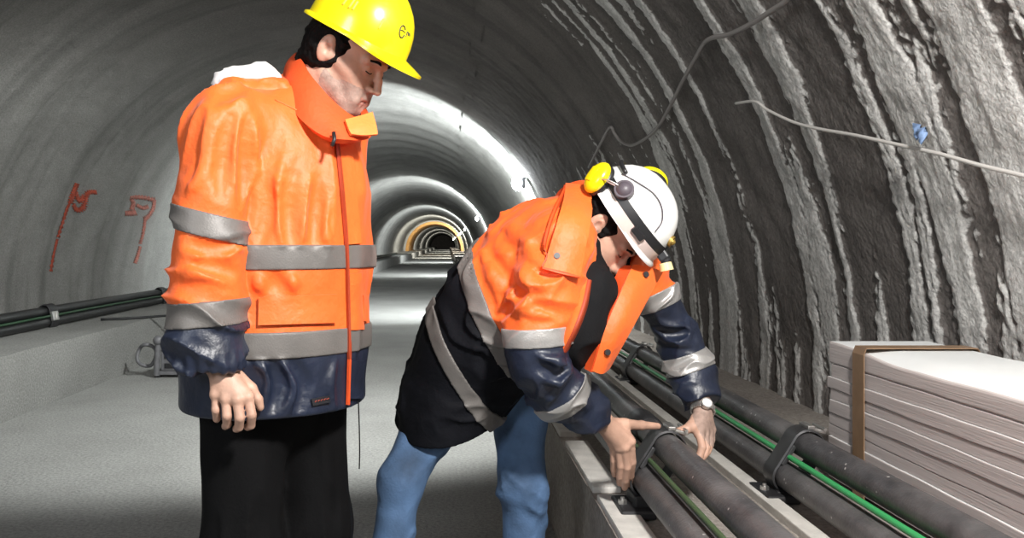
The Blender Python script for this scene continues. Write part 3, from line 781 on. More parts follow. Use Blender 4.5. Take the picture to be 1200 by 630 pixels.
def helmet_mesh(H, a, b, h, visor, rim, droop, ridge=.0, ex=2.3, nphi=72):
    """hard hat shell; H = frame with origin at the rim centre"""
    bm = bmesh.new(); ph = np.linspace(0, 2*math.pi, nphi, endpoint=False); rows = []
    def pt(x, y, z): return bm.verts.new(tuple(H(x, y, z)))
    def base(p, sc=1.): return a*sc*math.cos(p), b*sc*math.sin(p)
    def e(p): return rim+visor*float(sstep(.25, .98, math.cos(p)))
    def dome(t, sc, hh, z0):
        w = t*math.pi/2; rr = max(math.cos(w), 0)**(2/ex); zz = math.sin(w)**(2/ex)*hh+z0
        row = []
        for p in ph:
            x, y = base(p, sc*rr); rz = ridge*math.exp(-(y/.018)**2)*sstep(.3, .8, t)
            row.append(pt(x, y, zz+float(rz)))
        return row
    T = [0, .12, .24, .36, .48, .6, .7, .8, .88, .94, .98]
    for t in T[::-1]: rows.append(dome(t, .955, h*.955, 0))
    def brim(z, k):
        row = []
        for p in ph:
            x, y = base(p); n = nrm(V3(math.cos(p)/a, math.sin(p)/b, 0)); q = e(p)*k; dz = -droop*(max(0, e(p)-rim)/max(visor, 1e-6))*k
            row.append(pt(x+n[0]*q, y+n[1]*q, z+dz))
        return row
    rows.append(brim(-.003, .5)); rows.append(brim(-.003, 1.)); rows.append(brim(.003, 1.)); rows.append(brim(.006, .5))
    for t in T: rows.append(dome(t, 1., h, .008 if t == 0 else .0))
    for A, B in zip(rows[:-1], rows[1:]):
        for k in range(nphi): bm.faces.new((A[k], A[(k+1) % nphi], B[(k+1) % nphi], B[k]))
    bm.faces.new(rows[0]); bm.faces.new(rows[-1])
    return bm
def dome_pt(H, a, b, h, phi, t, off=0., ex=2.3):
    w = t*math.pi/2; rr = max(math.cos(w), 0)**(2/ex); zz = math.sin(w)**(2/ex)*h
    x, y = a*rr*math.cos(phi), b*rr*math.sin(phi); n = nrm(V3(x/a**2, y/b**2, zz/h**2))
    return H(x+n[0]*off, y+n[1]*off, zz+n[2]*off), n
def dome_stroke(H, a, b, h, pts, wd, off, m, name, parent, th=.0015):
    """print on a helmet dome: pts in (phi,t)"""
    bm = bmesh.new(); p = [dome_pt(H, a, b, h, q[0], q[1], off)[0] for q in pts]
    bm_tube(bm, spline(p, 5), wd, 6); return from_bm(name, bm, m, parent, True)

def crease(p, fr, seed, sharp=3.):
    """thin raised creases with wide soft valleys; they come and go along their length"""
    q = p*np.asarray(fr)+seed; n = perlin(q); r = np.clip(1-np.abs(n)*2.9, 0, 1)
    m = sstep(-.25, .25, perlin(q*.45+31.7))
    return r**1.6*m
FOLD = [1.0]
def folds(fr, fz, amp, amp2=0., seed=0., axis=None):
    def w(p):
        return amp*(crease(p, fr, seed)-.25)+amp2*perlin(p*np.array(fr)*2.3+seed+5)+amp*.5*perlin(p*np.array(fr)*.6+seed+9)
    return w
def with_folds(S, w):
    def post(p, d):
        m = np.abs(d) < .045
        if m.any() and FOLD[0]: d = d.copy(); d[m] -= w(p[m])
        return d
    S.post = post; return S

# ------------------------------------------------------------------ STANDING PERSON
YS = 2.05
fS = nrm((.8, -.6, 0)); rS = V3(fS[1], -fS[0], 0)
man = empty('person', P(330, 300, YS)*V3(1, 1, 0), 'person standing at left in yellow hard hat and orange jacket, looking down', 'person')
HS = Frame(V3(0, 0, 0), (.805, -.32, -.5), (.465, -.185, .866))
RcS = P(418, 45, 2.03); HS.O = RcS-HS.z*.050
RshS = P(269, 147, 1.89); RelS = P(247, 290, 1.83); RwrS = P(253, 425, 1.80)
cS = P(340, 140, YS); LshS = cS-rS*.165+V3(0, 0, -.02); LelS = LshS+V3(-.01, .02, -.31); LwrS = LelS+V3(.0, -.02, -.26)
hipR = V3(-.475, 1.985, .86); hipL = V3(-.355, 2.12, .86)
kneR = V3(-.470, 1.96, .50); kneL = V3(-.335, 2.11, .50); ankR = V3(-.475, 1.99, .09); ankL = V3(-.33, 2.14, .09)
B = Shape()
nb_ = P(362, 118, 2.06)
head_ops(B, HS, [(HS(-.028, 0, -.045), nb_, .056, .062)])
pel = V3(-.41, 2.05, .92)
B.add([cone(nb_, P(342, 200, YS), .07, .12, fS, .75), cone(P(342, 200, YS), pel, .13, .13, fS, .75), cone(RshS, LshS, .055, .055), cone(pel, hipR, .09, .08), cone(pel, hipL, .09, .08)], .04)
B.add(chain([RshS, RelS, RwrS], [.05, .04, .028]), .02); B.add(chain([LshS, LelS, LwrS], [.05, .04, .028]), .02)
for a, k, n in ((hipR, kneR, ankR), (hipL, kneL, ankL)):
    B.add(chain([a, k, n], [.075, .055, .04]), .02); B.add(chain([n, n+V3(0, 0, -.04)+fS*.05, n+V3(0, 0, -.062)+fS*.15], [.036, .034, .025]), .02)
# near hand, loosely curled
Wp = P(258, 428, 1.800)
K = [P(291, 465, 1.777), P(278, 468, 1.767), P(265, 467, 1.770), P(253, 462, 1.780)]
PIP = [P(295, 486, 1.770), P(281, 489, 1.760), P(266, 487, 1.763), P(253, 480, 1.773)]
DIP = [P(294, 498, 1.787), P(280, 500, 1.777), P(266, 497, 1.781), P(254, 490, 1.789)]
TIP = [P(290, 500, 1.807), P(277, 502, 1.799), P(264, 499, 1.803), P(254, 491, 1.808)]
for i in range(4):
    B.add(cone(Wp+(K[i]-Wp)*.12, K[i], .020, .0125), .012)
    B.add(ell(K[i]+V3(0, -.003, 0), V3(.0115, .0115, .0115)), .006)
    r0 = (.0105, .011, .0105, .0095)[i]; B.add(chain([K[i], PIP[i], DIP[i], TIP[i]], [r0, r0*.95, r0*.86, r0*.8]), .0025)
B.add(chain([P(276, 440, 1.805), P(294, 455, 1.810), P(302, 468, 1.810), P(305, 477, 1.810)], [.017, .0125, .0105, .0085]), .006)
# hidden hand
LK = [LwrS+V3(.012*(i-1.5), -.02*(i-1.5)*.9, -.085) for i in range(4)]
for i in range(4):
    B.add(cone(LwrS, LK[i], .02, .012), .012); B.add(chain([LK[i], LK[i]+V3(.004, 0, -.035), LK[i]+V3(-.006, -.01, -.065)], [.010, .0095, .008]), .003)
B.add(chain([LwrS+V3(0, 0, -.03), LwrS+V3(-.01, -.045, -.06), LwrS+V3(-.012, -.05, -.09)], [.016, .012, .009]), .006)
def skin_index(H):
    def mi(c):
        q = H.loc(c); beard = (q[:, 2] < -.048+.02*perlin(c*40)) & (q[:, 2] > -.125) & (q[:, 0] > .0) & (q[:, 2] < -.03)
        lip = (np.abs(q[:, 1]) < .022) & (q[:, 0] > .078) & (np.abs(q[:, 2]+.0735) < .0095)
        moust = (q[:, 2] < -.045) & (q[:, 0] > .06) & (q[:, 2] > -.125)
        return np.where(lip, 2, np.where(beard | moust, 1, 0))
    return mi
sdf_obj('body', B, .003, [m_skin, m_skin2, m_lip], man, mi=skin_index(HS))
# hair
def hair(H, parent, extra=()):
    S = Shape(); S.add(ell(H(-.026, 0, .012), V3(.096, .088, .105), H.M))
    for c, r in extra: S.add(ell(H(*c), V3(*r), H.M), .01)
    for s in (-1, 1): S.add(cone(H(.022, s*.074, .02), H(.020, s*.075, -.012), .010, .006), .008)
    S.cut(ell(H(.095, 0, -.045), V3(.085, .12, .115), H.M), .008)
    for s in (-1, 1): S.cut(ell(H(-.008, s*.10, -.004), V3(.026, .03, .037), H.M), .006)
    S.cut(ell(H(.03, 0, -.12), V3(.09, .09, .075), H.M), .01)
    S.post = lambda p, d: d-.006*perlin(p*70)-.006*perlin(p*38+4)
    return sdf_obj('hair', S, .003, m_hair, parent, pad=.02)
hair(HS, man, [((-.085, 0, -.045), (.03, .055, .055))])
def brows(H, parent):
    for s in (-1, 1):
        bm = bmesh.new(); bm_tube(bm, spline([H(.0985, s*.014, .021), H(.0975, s*.028, .026), H(.085, s*.046, .022)], 6), [.003]*4+[.0036]*5+[.0028]*4, 8)
        from_bm('eyebrow', bm, m_hair, parent, True)
    for s in (-1, 1):
        bm = bmesh.new(); bm_tube(bm, spline([H(.0885, s*.020, -.0045), H(.0905, s*.031, -.0065), H(.085, s*.044, -.004)], 6), .0013, 6)
        from_bm('eyelashes', bm, m_hair, parent, True)
brows(HS, man)
# trousers and boots
T = Shape()
T.add([cone(V3(-.415, 2.05, .98), V3(-.415, 2.05, .86), .155, .165, fS, .8)], .03)
T.add(chain([hipR, kneR, ankR+V3(0, 0, .0)], [.100, .090, .088]), .04); T.add(chain([hipL, kneL, ankL], [.100, .090, .088]), .04)
with_folds(T, folds((14, 14, 4.), 0, .010, .003, 2.))
def hemcut(z): return lambda p: p[:, 2]-z
T.cut(hemcut(.05), .004)
sdf_obj('trousers', T, .006, m_trous, man)
bm = bmesh.new(); bm_tube(bm, spline([P(420, 470, 1.93), P(421, 500, 1.925), P(421.5, 530, 1.92), P(421, 549, 1.92)], 6), .0016, 6); from_bm('drawcord', bm, m_trous, man, True)
def boots(parent, ank, f):
    for a in ank:
        S = Shape(); S.add(cone(a+V3(0, 0, .09), a+V3(0, 0, -.02), .055, .052)); S.add(chain([a+V3(0, 0, -.045)-f*.03, a+V3(0, 0, -.045)+f*.08, a+V3(0, 0, -.052)+f*.16], [.043, .043, .038]), .03)
        S.cut(hemcut(.003), .004); sdf_obj('boot', S, .006, m_boot, parent)
boots(man, (ankR, ankL), fS)

# jacket
JT = Shape()
JT.add(chain([P(322, 520, YS), P(325, 400, YS), P(333, 300, YS), P(338, 220, YS), P(340, 188, YS)], [.243, .232, .222, .208, .172], fS, .86), .03)
JT.add(cone(RshS+V3(.035, .02, .015), LshS+V3(-.02, 0, 0), .072, .078), .05)
JT.add(cone(P(345, 170, YS), P(352, 128, 2.07), .13, .075, fS, .9), .05)
foldT = folds((10, 10, 2.4), 0, .017, .002, 1.7)
zipx = spline([(392, 166), (399, 240), (404, 320), (406, 400), (405, 492)], 5)
with_folds(JT, foldT)
JA = Shape()
JA.add(chain([RshS+V3(.01, 0, -.01), P(262, 165, 1.88), P(249, 235, 1.85), P(245, 300, 1.83), P(242, 345, 1.82), P(242, 395, 1.81), P(248, 418, 1.80), P(252, 432, 1.80)], [.087, .082, .078, .078, .079, .079, .070, .057]), .02)
def armfold(p):
    up = sstep(1.30, 1.42, p[:, 2])
    r = crease(np.stack([p[:, 0]*1.-p[:, 2]*.16, p[:, 1], p[:, 2]], 1), (15, 13, 3.2), 3.3)*(.5+.9*up)+crease(np.stack([p[:, 0], p[:, 1], p[:, 2]+p[:, 0]*.5], 1), (6, 6, 17), 5.1)*(1-.8*up)*.8
    r2 = crease(p, (14, 14, 22), 9.)
    z = p[:, 2]; cuffm = sstep(1.02, .93, z)
    g = np.sin(np.arctan2(p[:, 1]-1.80, p[:, 0]-(-.49))*17)*sstep(.985, .96, z)
    return .019*(r-.3)+.005*perlin(p*np.array((7, 7, 5)))+.007*(r2-.3)*cuffm+.0025*g
with_folds(JA, armfold)
JA.cut(hemcut(1.2-.149*1.80), .004)
JL = Shape(); JL.add(chain([LshS, LelS, LwrS+V3(0, 0, .03)], [.078, .074, .064]), .02); with_folds(JL, armfold); JL.cut(hemcut(LwrS[2]+.01), .004)
def add_folds(parts, ridges, valleys, rr=.012, rv=.008):
    FOLD[0] = 0; jobs = []; lines = [np.array(spline([np.array(a, float) for a in pts], 4)) for pts in ridges+valleys]
    Q = np.concatenate(lines); P_, N_ = raycast(lambda x: np.minimum.reduce([S(x) for S in parts]), Q[:, 0], Q[:, 1]); i0 = 0
    D_ = np.stack([np.abs(S(P_)) for S in parts])
    for j, q in enumerate(lines):
        m = len(q); p, n = P_[i0:i0+m], N_[i0:i0+m]; k = int(np.argmin(D_[:, i0:i0+m].mean(1))); i0 += m; sg = 1 if j < len(ridges) else -1
        R_ = (rr if sg > 0 else rv)*np.sin(np.linspace(.35, math.pi-.35, m))
        jobs.append((parts[k], [cone(p[i]+n[i]*(-.004 if sg > 0 else .003), p[i+1]+n[i+1]*(-.004 if sg > 0 else .003), R_[i], R_[i+1]) for i in range(m-1) if np.linalg.norm(p[i+1]-p[i]) < .06], sg))
    for S, cs, sg in jobs: (S.add if sg > 0 else S.cut)(cs, .016)
    FOLD[0] = 1.0
add_folds([JT, JA],
    [[(262, 122), (248, 160), (240, 215)], [(283, 126), (275, 170), (279, 228)], [(299, 145), (298, 190), (287, 240)], [(222, 296), (250, 303), (282, 292)], [(214, 328), (240, 320), (272, 334)], [(220, 225), (238, 200), (250, 150)],
     [(332, 180), (322, 240), (331, 284)], [(366, 205), (362, 250), (352, 285)], [(385, 230), (378, 262), (384, 286)], [(300, 322), (306, 342)], [(342, 322), (346, 340)], [(330, 425), (346, 455), (334, 486)], [(394, 425), (388, 450), (393, 486)], [(300, 425), (318, 440), (308, 480)]],
    [[(273, 125), (262, 170), (259, 228)], [(291, 136), (287, 185), (284, 238)], [(224, 285), (252, 291), (282, 282)], [(232, 312), (255, 312), (276, 320)],
     [(347, 190), (341, 245), (342, 284)], [(311, 205), (313, 250), (304, 284)], [(374, 210), (371, 250), (368, 285)], [(345, 425), (358, 450), (348, 486)], [(318, 425), (328, 450), (320, 480)], [(322, 322), (326, 342)]], .011, .008)
HEM = .822
cutJ = lambda p: HEM-p[:, 2]
def jacketS(p): return np.maximum(smin(smin(JT(p), JA(p), .012), JL(p), .012), np.maximum(HEM-p[:, 2], -1) if False else -9*np.ones(len(p)))
JTc = lambda p: smax(JT(p), HEM-p[:, 2], .006)
def jacket_s(p):
    d = JTc(p); a = JA(p); b = JL(p)
    # armhole seam: a crease where the sleeve hangs against the side
    return smin(smin(d, a, .005), b, .01)
jb = Shape(); jb.add(_boxed(jacket_s, np.minimum(np.minimum(JT.lo, JA.lo), JL.lo), np.maximum(np.maximum(JT.hi, JA.hi), JL.hi)))
# inside is open at the hem
jb.cut(cone(P(322, 560, YS), V3(-.415, 2.05, .90), .205, .19, fS, .84), .004)
nA1, pA1 = nrm((-.24, 0, -.97)), P(248, 263, 1.84); nA2, pA2 = nrm((.07, 0, -.997)), P(242, 366, 1.815)
def mi_s(c):
    a = JA(c) < JTc(c); l = JL(c) < np.minimum(JTc(c), JA(c)); navy = np.where(a, (c-pA2) @ nA2 > 0, c[:, 2] < .975)
    navy = np.where(l, c[:, 2] < 1.02, navy); return navy.astype(int)
jk = sdf_obj('jacket', jb, .005, [m_orange, m_navy], man, mi=mi_s, smooth=1)
tl, th_ = JT.lo, JT.hi
def slabz(z0, z1): return lambda p: np.abs(p[:, 2]-(z0+z1)/2)-(z1-z0)/2
for z0, z1 in ((1.144, 1.199), (.952, 1.010)):
    shell_band('reflective_band', JTc, slabz(z0, z1), V3(tl[0], tl[1], z0-.004), V3(th_[0], th_[1], z1+.004), m_refl, jk)
def slabn(n, pt, hw): return lambda p: np.abs((p-pt) @ n)-hw
for n, pt, hw in ((nA1, pA1, .0255), (nA2, pA2, .0265)):
    shell_band('reflective_band', JA, slabn(n, pt, hw), pt-V3(.12, .12, .06), pt+V3(.12, .12, .06), m_refl, jk)
for z0, z1 in ((1.22, 1.27), (1.03, 1.08)):
    shell_band('reflective_band', JL, slabz(z0, z1), V3(LshS[0]-.12, LshS[1]-.12, z0-.004), V3(LshS[0]+.12, LshS[1]+.14, z1+.004), m_refl, jk)
# zip placket, its dark red edge, pockets, patch
JTz = JTc
def strip_patch(name, f, pts, wpx, m, parent, off, th, n=6):
    q = spline([np.array(a, float) for a in pts], n); q = np.array(q)
    t = np.gradient(q, axis=0); t /= np.linalg.norm(t, axis=1)[:, None]; nn = np.stack([-t[:, 1], t[:, 0]], 1)
    cols = np.linspace(-.5, .5, 5); G = []; ok = np.ones(len(q), bool)
    for c in cols:
        x = q+nn*c*wpx; p, N = raycast(f, x[:, 0], x[:, 1]); ok &= np.abs(f(p)) < .004; G.append(p+N*off)
    bm = bmesh.new(); bm_sheet(bm, np.array(G)[:, ok], th); return from_bm(name, bm, m, parent, True, 50)
strip_patch('zip_placket', JTz, [(402, 172), (409, 240), (413, 286)], 15, m_orange, jk, .005, .006)
strip_patch('zip_placket', JTz, [(413, 320), (415, 350), (416, 386)], 15, m_orange, jk, .005, .006)
strip_patch('zip_placket', JTz, [(416, 422), (415, 450), (414, 484)], 15, m_navy, jk, .005, .006)
strip_patch('zip_edge', JTz, [(393, 168), (400, 240), (404.5, 300), (407, 380), (407, 420)], 2.2, m_facing, jk, .006, .007)
strip_patch('zip_edge', JTz, [(407, 420), (406, 450), (405, 486)], 2.0, m_orange_l, jk, .006, .007)
patch('pocket_flap', JTz, [(304, 346), (392, 344), (391, 378), (303, 381)], m_orange, jk, .008, .006, 24, 10)
strip_patch('pocket_flap', JTz, [(424, 345), (424.5, 360), (424.5, 376)], 6, m_orange, jk, .008, .006)
pt_ = patch('label_patch', JTz, [(364, 467), (386, 462), (387, 470), (365, 475)], m_patch, jk, .005, .003, 8, 4)
patch('label_print', JTz, [(367, 468.2), (384, 464.2), (384.5, 468.2), (367.5, 472.2)], m_patch2, pt_, .0075, .0015, 8, 3) if False else None
bm = bmesh.new()
for k in range(6):
    p, n = raycast(JTz, [367+k*3.3, 369+k*3.3], [470.5-k*.75, 468.5-k*.75]); bm_tube(bm, list(p+n*.0072), .0012, 5)
from_bm('label_print', bm, m_patch2, jk, True)
# collar: wide upright stand, in the redder orange
ST = [(349, 64, 2.12), (355, 72, 2.02), (366, 92, 1.965), (386, 117, 1.945), (408, 136, 1.95), (424, 141, 1.99), (424, 125, 2.06), (405, 100, 2.13), (375, 72, 2.17)]
SM = [(340, 74, 2.13), (343, 88, 2.00), (357, 116, 1.93), (381, 141, 1.905), (406, 152, 1.91), (428, 150, 1.98), (428, 132, 2.08), (405, 105, 2.16), (370, 78, 2.20)]
SB = [(336, 92, 2.14), (334, 108, 1.985), (350, 137, 1.915), (377, 160, 1.885), (406, 166, 1.885), (430, 162, 1.98), (432, 145, 2.09), (408, 120, 2.17), (368, 92, 2.21)]
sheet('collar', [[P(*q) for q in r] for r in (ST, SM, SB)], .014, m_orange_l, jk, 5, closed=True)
sheet('collar_flap', [[P(404, 141, 1.905), P(420, 137, 1.93), P(436, 132, 1.96)], [P(408, 152, 1.89), P(424, 149, 1.91), P(440, 147, 1.94)], [P(411, 158, 1.885), P(426, 159, 1.905), P(442, 158, 1.93)]], .007, m_orange_p, jk)
bm = bmesh.new(); bm_tube(bm, [P(391, 155, 1.868), P(392, 163, 1.862), P(389, 171, 1.858)], .0045, 8); from_bm('zip_pull', bm, m_dark, jk, True)
# rolled hood with white lining
HD = Shape(); HD.add(chain([P(258, 117, 1.97), P(277, 112, 1.95), P(300, 112, 1.96), P(326, 112, 1.98), P(345, 98, 2.10)], [.030, .032, .032, .034, .03]), .03)
with_folds(HD, folds((22, 22, 26), 0, .009, .002, 6.)); sdf_obj('hood', HD, .004, m_orange, jk, pad=.03)
HW = Shape(); HW.add(chain([P(260, 98, 1.97), P(280, 95, 1.97), P(303, 92, 1.98), P(319, 94, 2.0)], [.026, .031, .031, .028]), .02)
with_folds(HW, folds((30, 30, 34), 0, .010, .002, 2.)); sdf_obj('hood_lining', HW, .004, m_white, jk, pad=.03)
bm = bmesh.new(); pp, nn = raycast(jacket_s, [322, 345, 368, 385, 393, 396], [117, 128, 140, 152, 163, 172]); bm_tube(bm, spline(list(pp+nn*.001), 5), .0022, 6); from_bm('hood_seam', bm, m_orange, jk, True)

# hard hat
HH = Frame(RcS, HS.x, HS.z); HH.O = RcS+HH.x*0.0
ha, hb, hh_ = .132, .113, .148
hat = from_bm('hard_hat', helmet_mesh(HH, ha, hb, hh_, .040, .010, .012, .006), m_yellow, man, True, 60)
# raised slot bosses on the side and printed mark on the front
for pts in ([(-1.62, .20), (-1.62, .30), (-1.66, .31)], [(-1.48, .20), (-1.48, .31), (-1.53, .31)], [(-1.40, .20), (-1.40, .31)]):
    dome_stroke(HH, ha, hb, hh_, pts, .0032, -.0004, m_boss, 'slot_boss', hat)
ring = [(-.30+.085*math.cos(w), .25+.062*math.sin(w)) for w in np.linspace(.5, 5.9, 10)]
dome_stroke(HH, ha, hb, hh_, ring, .0018, .0005, m_mark, 'printed_mark', hat)
dome_stroke(HH, ha, hb, hh_, [(-.38, .25), (-.30, .26), (-.22, .25)], .0014, .0005, m_mark, 'printed_mark', hat)
dome_stroke(HH, ha, hb, hh_, [(-.16, .22), (-.15, .265), (-.11, .27), (-.09, .24), (-.05, .27), (-.02, .24)], .0014, .0005, m_mark, 'printed_mark', hat)
dome_stroke(HH, ha, hb, hh_, [(-.82, .16), (-.80, .27)], .0026, .0002, m_boss, 'slot_boss', hat)

# ------------------------------------------------------------------ BENDING PERSON
dB = nrm((.85, -.5, 0)); rB = nrm((-.5, -.85, 0))
PV = P(545, 455, 2.52); NK = P(690, 262, 2.40)
sB = nrm(NK-PV); nf = nrm(dB-sB*(dB @ sB)); 
guy = empty('person', (PV[0], PV[1], 0), 'person in white helmet bending forward to grip the pipe clamp', 'person')
HB = Frame(V3(0, 0, 0), (.5, -.25, -.83), (.78, -.3, .55)); RcB = P(728, 256, 2.33); HB.O = RcB-HB.z*.050
Rsh, Rel, Rwr = P(655, 295, 2.26), P(624, 412, 2.20), P(703, 489, 2.36)
Lsh, Lel, Lwr = P(748, 318, 2.52), P(797, 400, 2.60), P(823, 477, 2.505)
hR, kR, aR = P(520, 470, 2.50), P(470, 562, 2.42), V3(-.195, 2.42, .09)
hL, kL, aL = P(605, 462, 2.60), P(613, 565, 2.53), V3(.235, 2.62, .09)
B = Shape(); head_ops(B, HB, [(HB(-.028, 0, -.045), NK, .056, .062)])
B.add([cone(NK, P(640, 320, 2.44), .07, .12, nf, .8), cone(P(640, 320, 2.44), PV, .13, .12, nf, .8), cone(Rsh, Lsh, .055, .055), cone(PV, hR, .09, .08), cone(PV, hL, .09, .08)], .04)
B.add(chain([Rsh, Rel, Rwr], [.05, .04, .029]), .02); B.add(chain([Lsh, Lel, Lwr], [.05, .04, .029]), .02)
for a, k, n in ((hR, kR, aR), (hL, kL, aL)):
    B.add(chain([a, k, n], [.075, .055, .04]), .02); B.add(chain([n, n+V3(0, 0, -.04)+dB*.05, n+V3(0, 0, -.062)+dB*.14], [.036, .034, .025]), .02)
# right hand: thumb across the clamp top, fingers down the near side
RK = [P(739, 517, 2.365), P(732, 524, 2.362), P(725, 524, 2.37), P(718, 520, 2.385)]
RP = [P(741, 541, 2.385), P(735, 547, 2.38), P(727, 545, 2.385), P(719, 539, 2.40)]
RD = [P(739, 557, 2.42), P(733, 562, 2.41), P(726, 558, 2.41), P(719, 550, 2.42)]
RT = [P(737, 567, 2.45), P(732, 571, 2.44), P(726, 566, 2.435), P(720, 556, 2.44)]
w0 = P(705, 491, 2.355)
for i in range(4):
    B.add(cone(w0+(RK[i]-w0)*.1, RK[i], .022, .0135), .012); r0 = (.0118, .012, .0115, .0102)[i]
    B.add(ell(RK[i]+V3(0, -.003, .0), V3(.0125, .0125, .0125)), .006)
    B.add(chain([RK[i], RP[i], RD[i], RT[i]], [r0, r0*.95, r0*.88, r0*.78]), .0025)
B.add(chain([P(715, 497, 2.37), P(732, 497, 2.385), P(752, 498, 2.42), P(771, 499, 2.45)], [.021, .0165, .0125, .0095]), .008)
B.add(cone(P(730, 499, 2.38), P(737, 512, 2.372), .012, .011), .010)
# left hand: thumb towards the clamp top, fingers over the far side
LKn = [P(820, 509, 2.425), P(826, 510, 2.445), P(831, 508, 2.47), P(834, 503, 2.49)]
LP_ = [P(823, 524, 2.40), P(828, 524, 2.425), P(832, 521, 2.45), P(834, 515, 2.47)]
LD = [P(820, 534, 2.395), P(825, 533, 2.415), P(829, 529, 2.44), P(832, 522, 2.46)]
LT = [P(815, 540, 2.395), P(821, 538, 2.41), P(826, 533, 2.435), P(829, 526, 2.455)]
w1 = P(823, 481, 2.495)
for i in range(4):
    B.add(cone(w1+(LKn[i]-w1)*.1, LKn[i], .022, .0135), .012); r0 = (.0122, .012, .0115, .0105)[i]
    B.add(chain([LKn[i], LP_[i], LD[i], LT[i]], [r0, r0*.95, r0*.88, r0*.8]), .0025)
B.add(chain([P(817, 490, 2.475), P(811, 499, 2.455), P(802, 504, 2.452), P(793, 505, 2.455)], [.019, .0155, .0125, .0098]), .008)
B.add(cone(P(812, 499, 2.455), P(818, 508, 2.43), .012, .011), .010)
sdf_obj('body', B, .003, [m_skin, m_skin2, m_lip], guy, mi=skin_index(HB))
hair(HB, guy); brows(HB, guy)
# jeans, boots
T = Shape(); T.add(cone(hR+V3(.02, .0, .04), hL+V3(-.02, 0, .04), .09, .10), .03)
T.add(chain([hR, kR, V3(-.195, 2.42, .06)], [.085, .061, .062]), .04); T.add(chain([hL, kL, V3(.235, 2.62, .06)], [.092, .067, .068]), .04)
def jf(p):
    r = crease(np.stack([p[:, 0], p[:, 1], p[:, 2]+p[:, 0]*.9], 1), (7, 8, 12), 1.1); r2 = crease(np.stack([p[:, 0], p[:, 1], p[:, 2]-p[:, 0]*1.2], 1), (9, 9, 14), 6.1)
    return .011*(r-.25)+.008*(r2-.25)+.005*perlin(p*7.)
with_folds(T, jf); T.cut(hemcut(.04), .004); sdf_obj('jeans', T, .006, m_jeans, guy)
boots(guy, (aR, aL), dB)
# dark sweater under the open jacket
def torso_pts(off=0.): return [P(522, 550, 2.49), P(528, 490, 2.51), P(543, 445, 2.51), P(566, 402, 2.48), P(600, 356, 2.45), P(640, 313, 2.43), P(672, 290, 2.41)]
TR = [.160, .165, .176, .198, .215, .205, .165]
hA, hB_, hC = P(474, 484, 2.56), P(592, 486, 2.48), P(512, 549, 2.27); hn = np.cross(hB_-hA, hC-hA); hn = nrm(hn*np.sign(hn[2]))
W = Shape(); W.add(chain(torso_pts(), [r-.030 for r in TR], nf, .84), .03); W.add(cone(NK+sB*.0, HB(-.028, 0, -.075), .085, .068), .03)
W.add(cone(Rsh+V3(.03, .03, 0), Lsh-V3(.03, .03, 0), .07, .07), .03)
W.add(chain([P(652, 420, 2.29), P(668, 380, 2.25), P(690, 340, 2.26)], [.07, .08, .075]), .04)
W.ops.append((lambda p: (p-hA) @ hn-.02, .004, -1)); with_folds(W, folds((10, 10, 10), 0, .010, .002, 8.)); sdf_obj('sweater', W, .006, m_black, guy)
sheet('shirt_collar', [[P(687, 312, 2.26), P(694, 319, 2.25), P(702, 322, 2.25)], [P(690, 318, 2.255), P(695, 325, 2.245), P(701, 326, 2.245)], [P(693, 325, 2.25), P(696, 330, 2.245), P(699, 330, 2.245)]], .004, m_refl, guy)
# jacket
BT = Shape(); BT.add(chain(torso_pts(), TR, nf, .86), .03)
BT.add(cone(Rsh+V3(.02, .03, .02), Lsh+V3(-.02, -.02, .03), .085, .075), .05); BT.add(cone(P(665, 285, 2.40), NK, .12, .10), .04)
def foldB(p):
    q = p-PV; a = q @ sB; b = q @ rB; c = q @ nf
    r = crease(np.stack([a+b*.5, b-a*.3, c], 1), (4, 12, 10), .7); r2 = crease(np.stack([a+b, b-a, c], 1), (14, 4, 9), 4.7)
    return .017*(r-.25)+.014*(r2-.25)+.006*perlin(p*6.)
with_folds(BT, foldB)
nH = nrm((.80, -.30, .52)); pH = P(535, 500, 2.52)
def BTc(p): return smax(BT(p), -((p-hA) @ hn), .006)
BA = Shape(); BA.add(chain([Rsh+V3(0, 0, .01), P(640, 345, 2.225), P(628, 395, 2.20), P(630, 422, 2.20), P(655, 456, 2.26), P(688, 480, 2.325), P(699, 486, 2.345)], [.098, .092, .082, .076, .070, .058, .050]), .03)
def armfold2(p):
    r = crease(p, (7, 7, 13), 2.2); r2 = crease(np.stack([p[:, 0]+p[:, 2]*.8, p[:, 1], p[:, 2]-p[:, 0]*.8], 1), (7, 10, 16), 7.)
    return .015*(r-.25)+.013*(r2-.25)+.005*perlin(p*8.)
with_folds(BA, armfold2); fa = nrm(P(699, 486, 2.345)-P(655, 456, 2.26)); BA.cut(lambda p: (p-P(702, 488, 2.35)) @ fa, .004) if False else None
BA.ops.append((lambda p: -((p-P(701, 487, 2.35)) @ fa), .004, -1))
BL = Shape(); BL.add(chain([Lsh, P(770, 350, 2.55), Lel, P(812, 440, 2.57), P(822, 466, 2.53), P(824, 472, 2.52)], [.078, .064, .062, .060, .056, .050]), .03); with_folds(BL, armfold2)
fl = nrm(P(824, 472, 2.52)-P(812, 440, 2.57)); BL.ops.append((lambda p: -((p-P(824, 473, 2.515)) @ fl), .004, -1))
add_folds([BT, BA, BL],
    [[(575, 318), (598, 345), (612, 372)], [(590, 296), (616, 325), (646, 340)], [(602, 352), (622, 366), (650, 372)], [(600, 262), (622, 290), (634, 306)], [(565, 296), (580, 330), (590, 372)], [(628, 415), (650, 425), (664, 420)], [(632, 440), (652, 446), (668, 436)], [(772, 375), (785, 384), (804, 382)], [(780, 400), (792, 396), (806, 400)]],
    [[(630, 428), (650, 436), (666, 428)], [(770, 386), (788, 391), (806, 390)]], .013, .009)
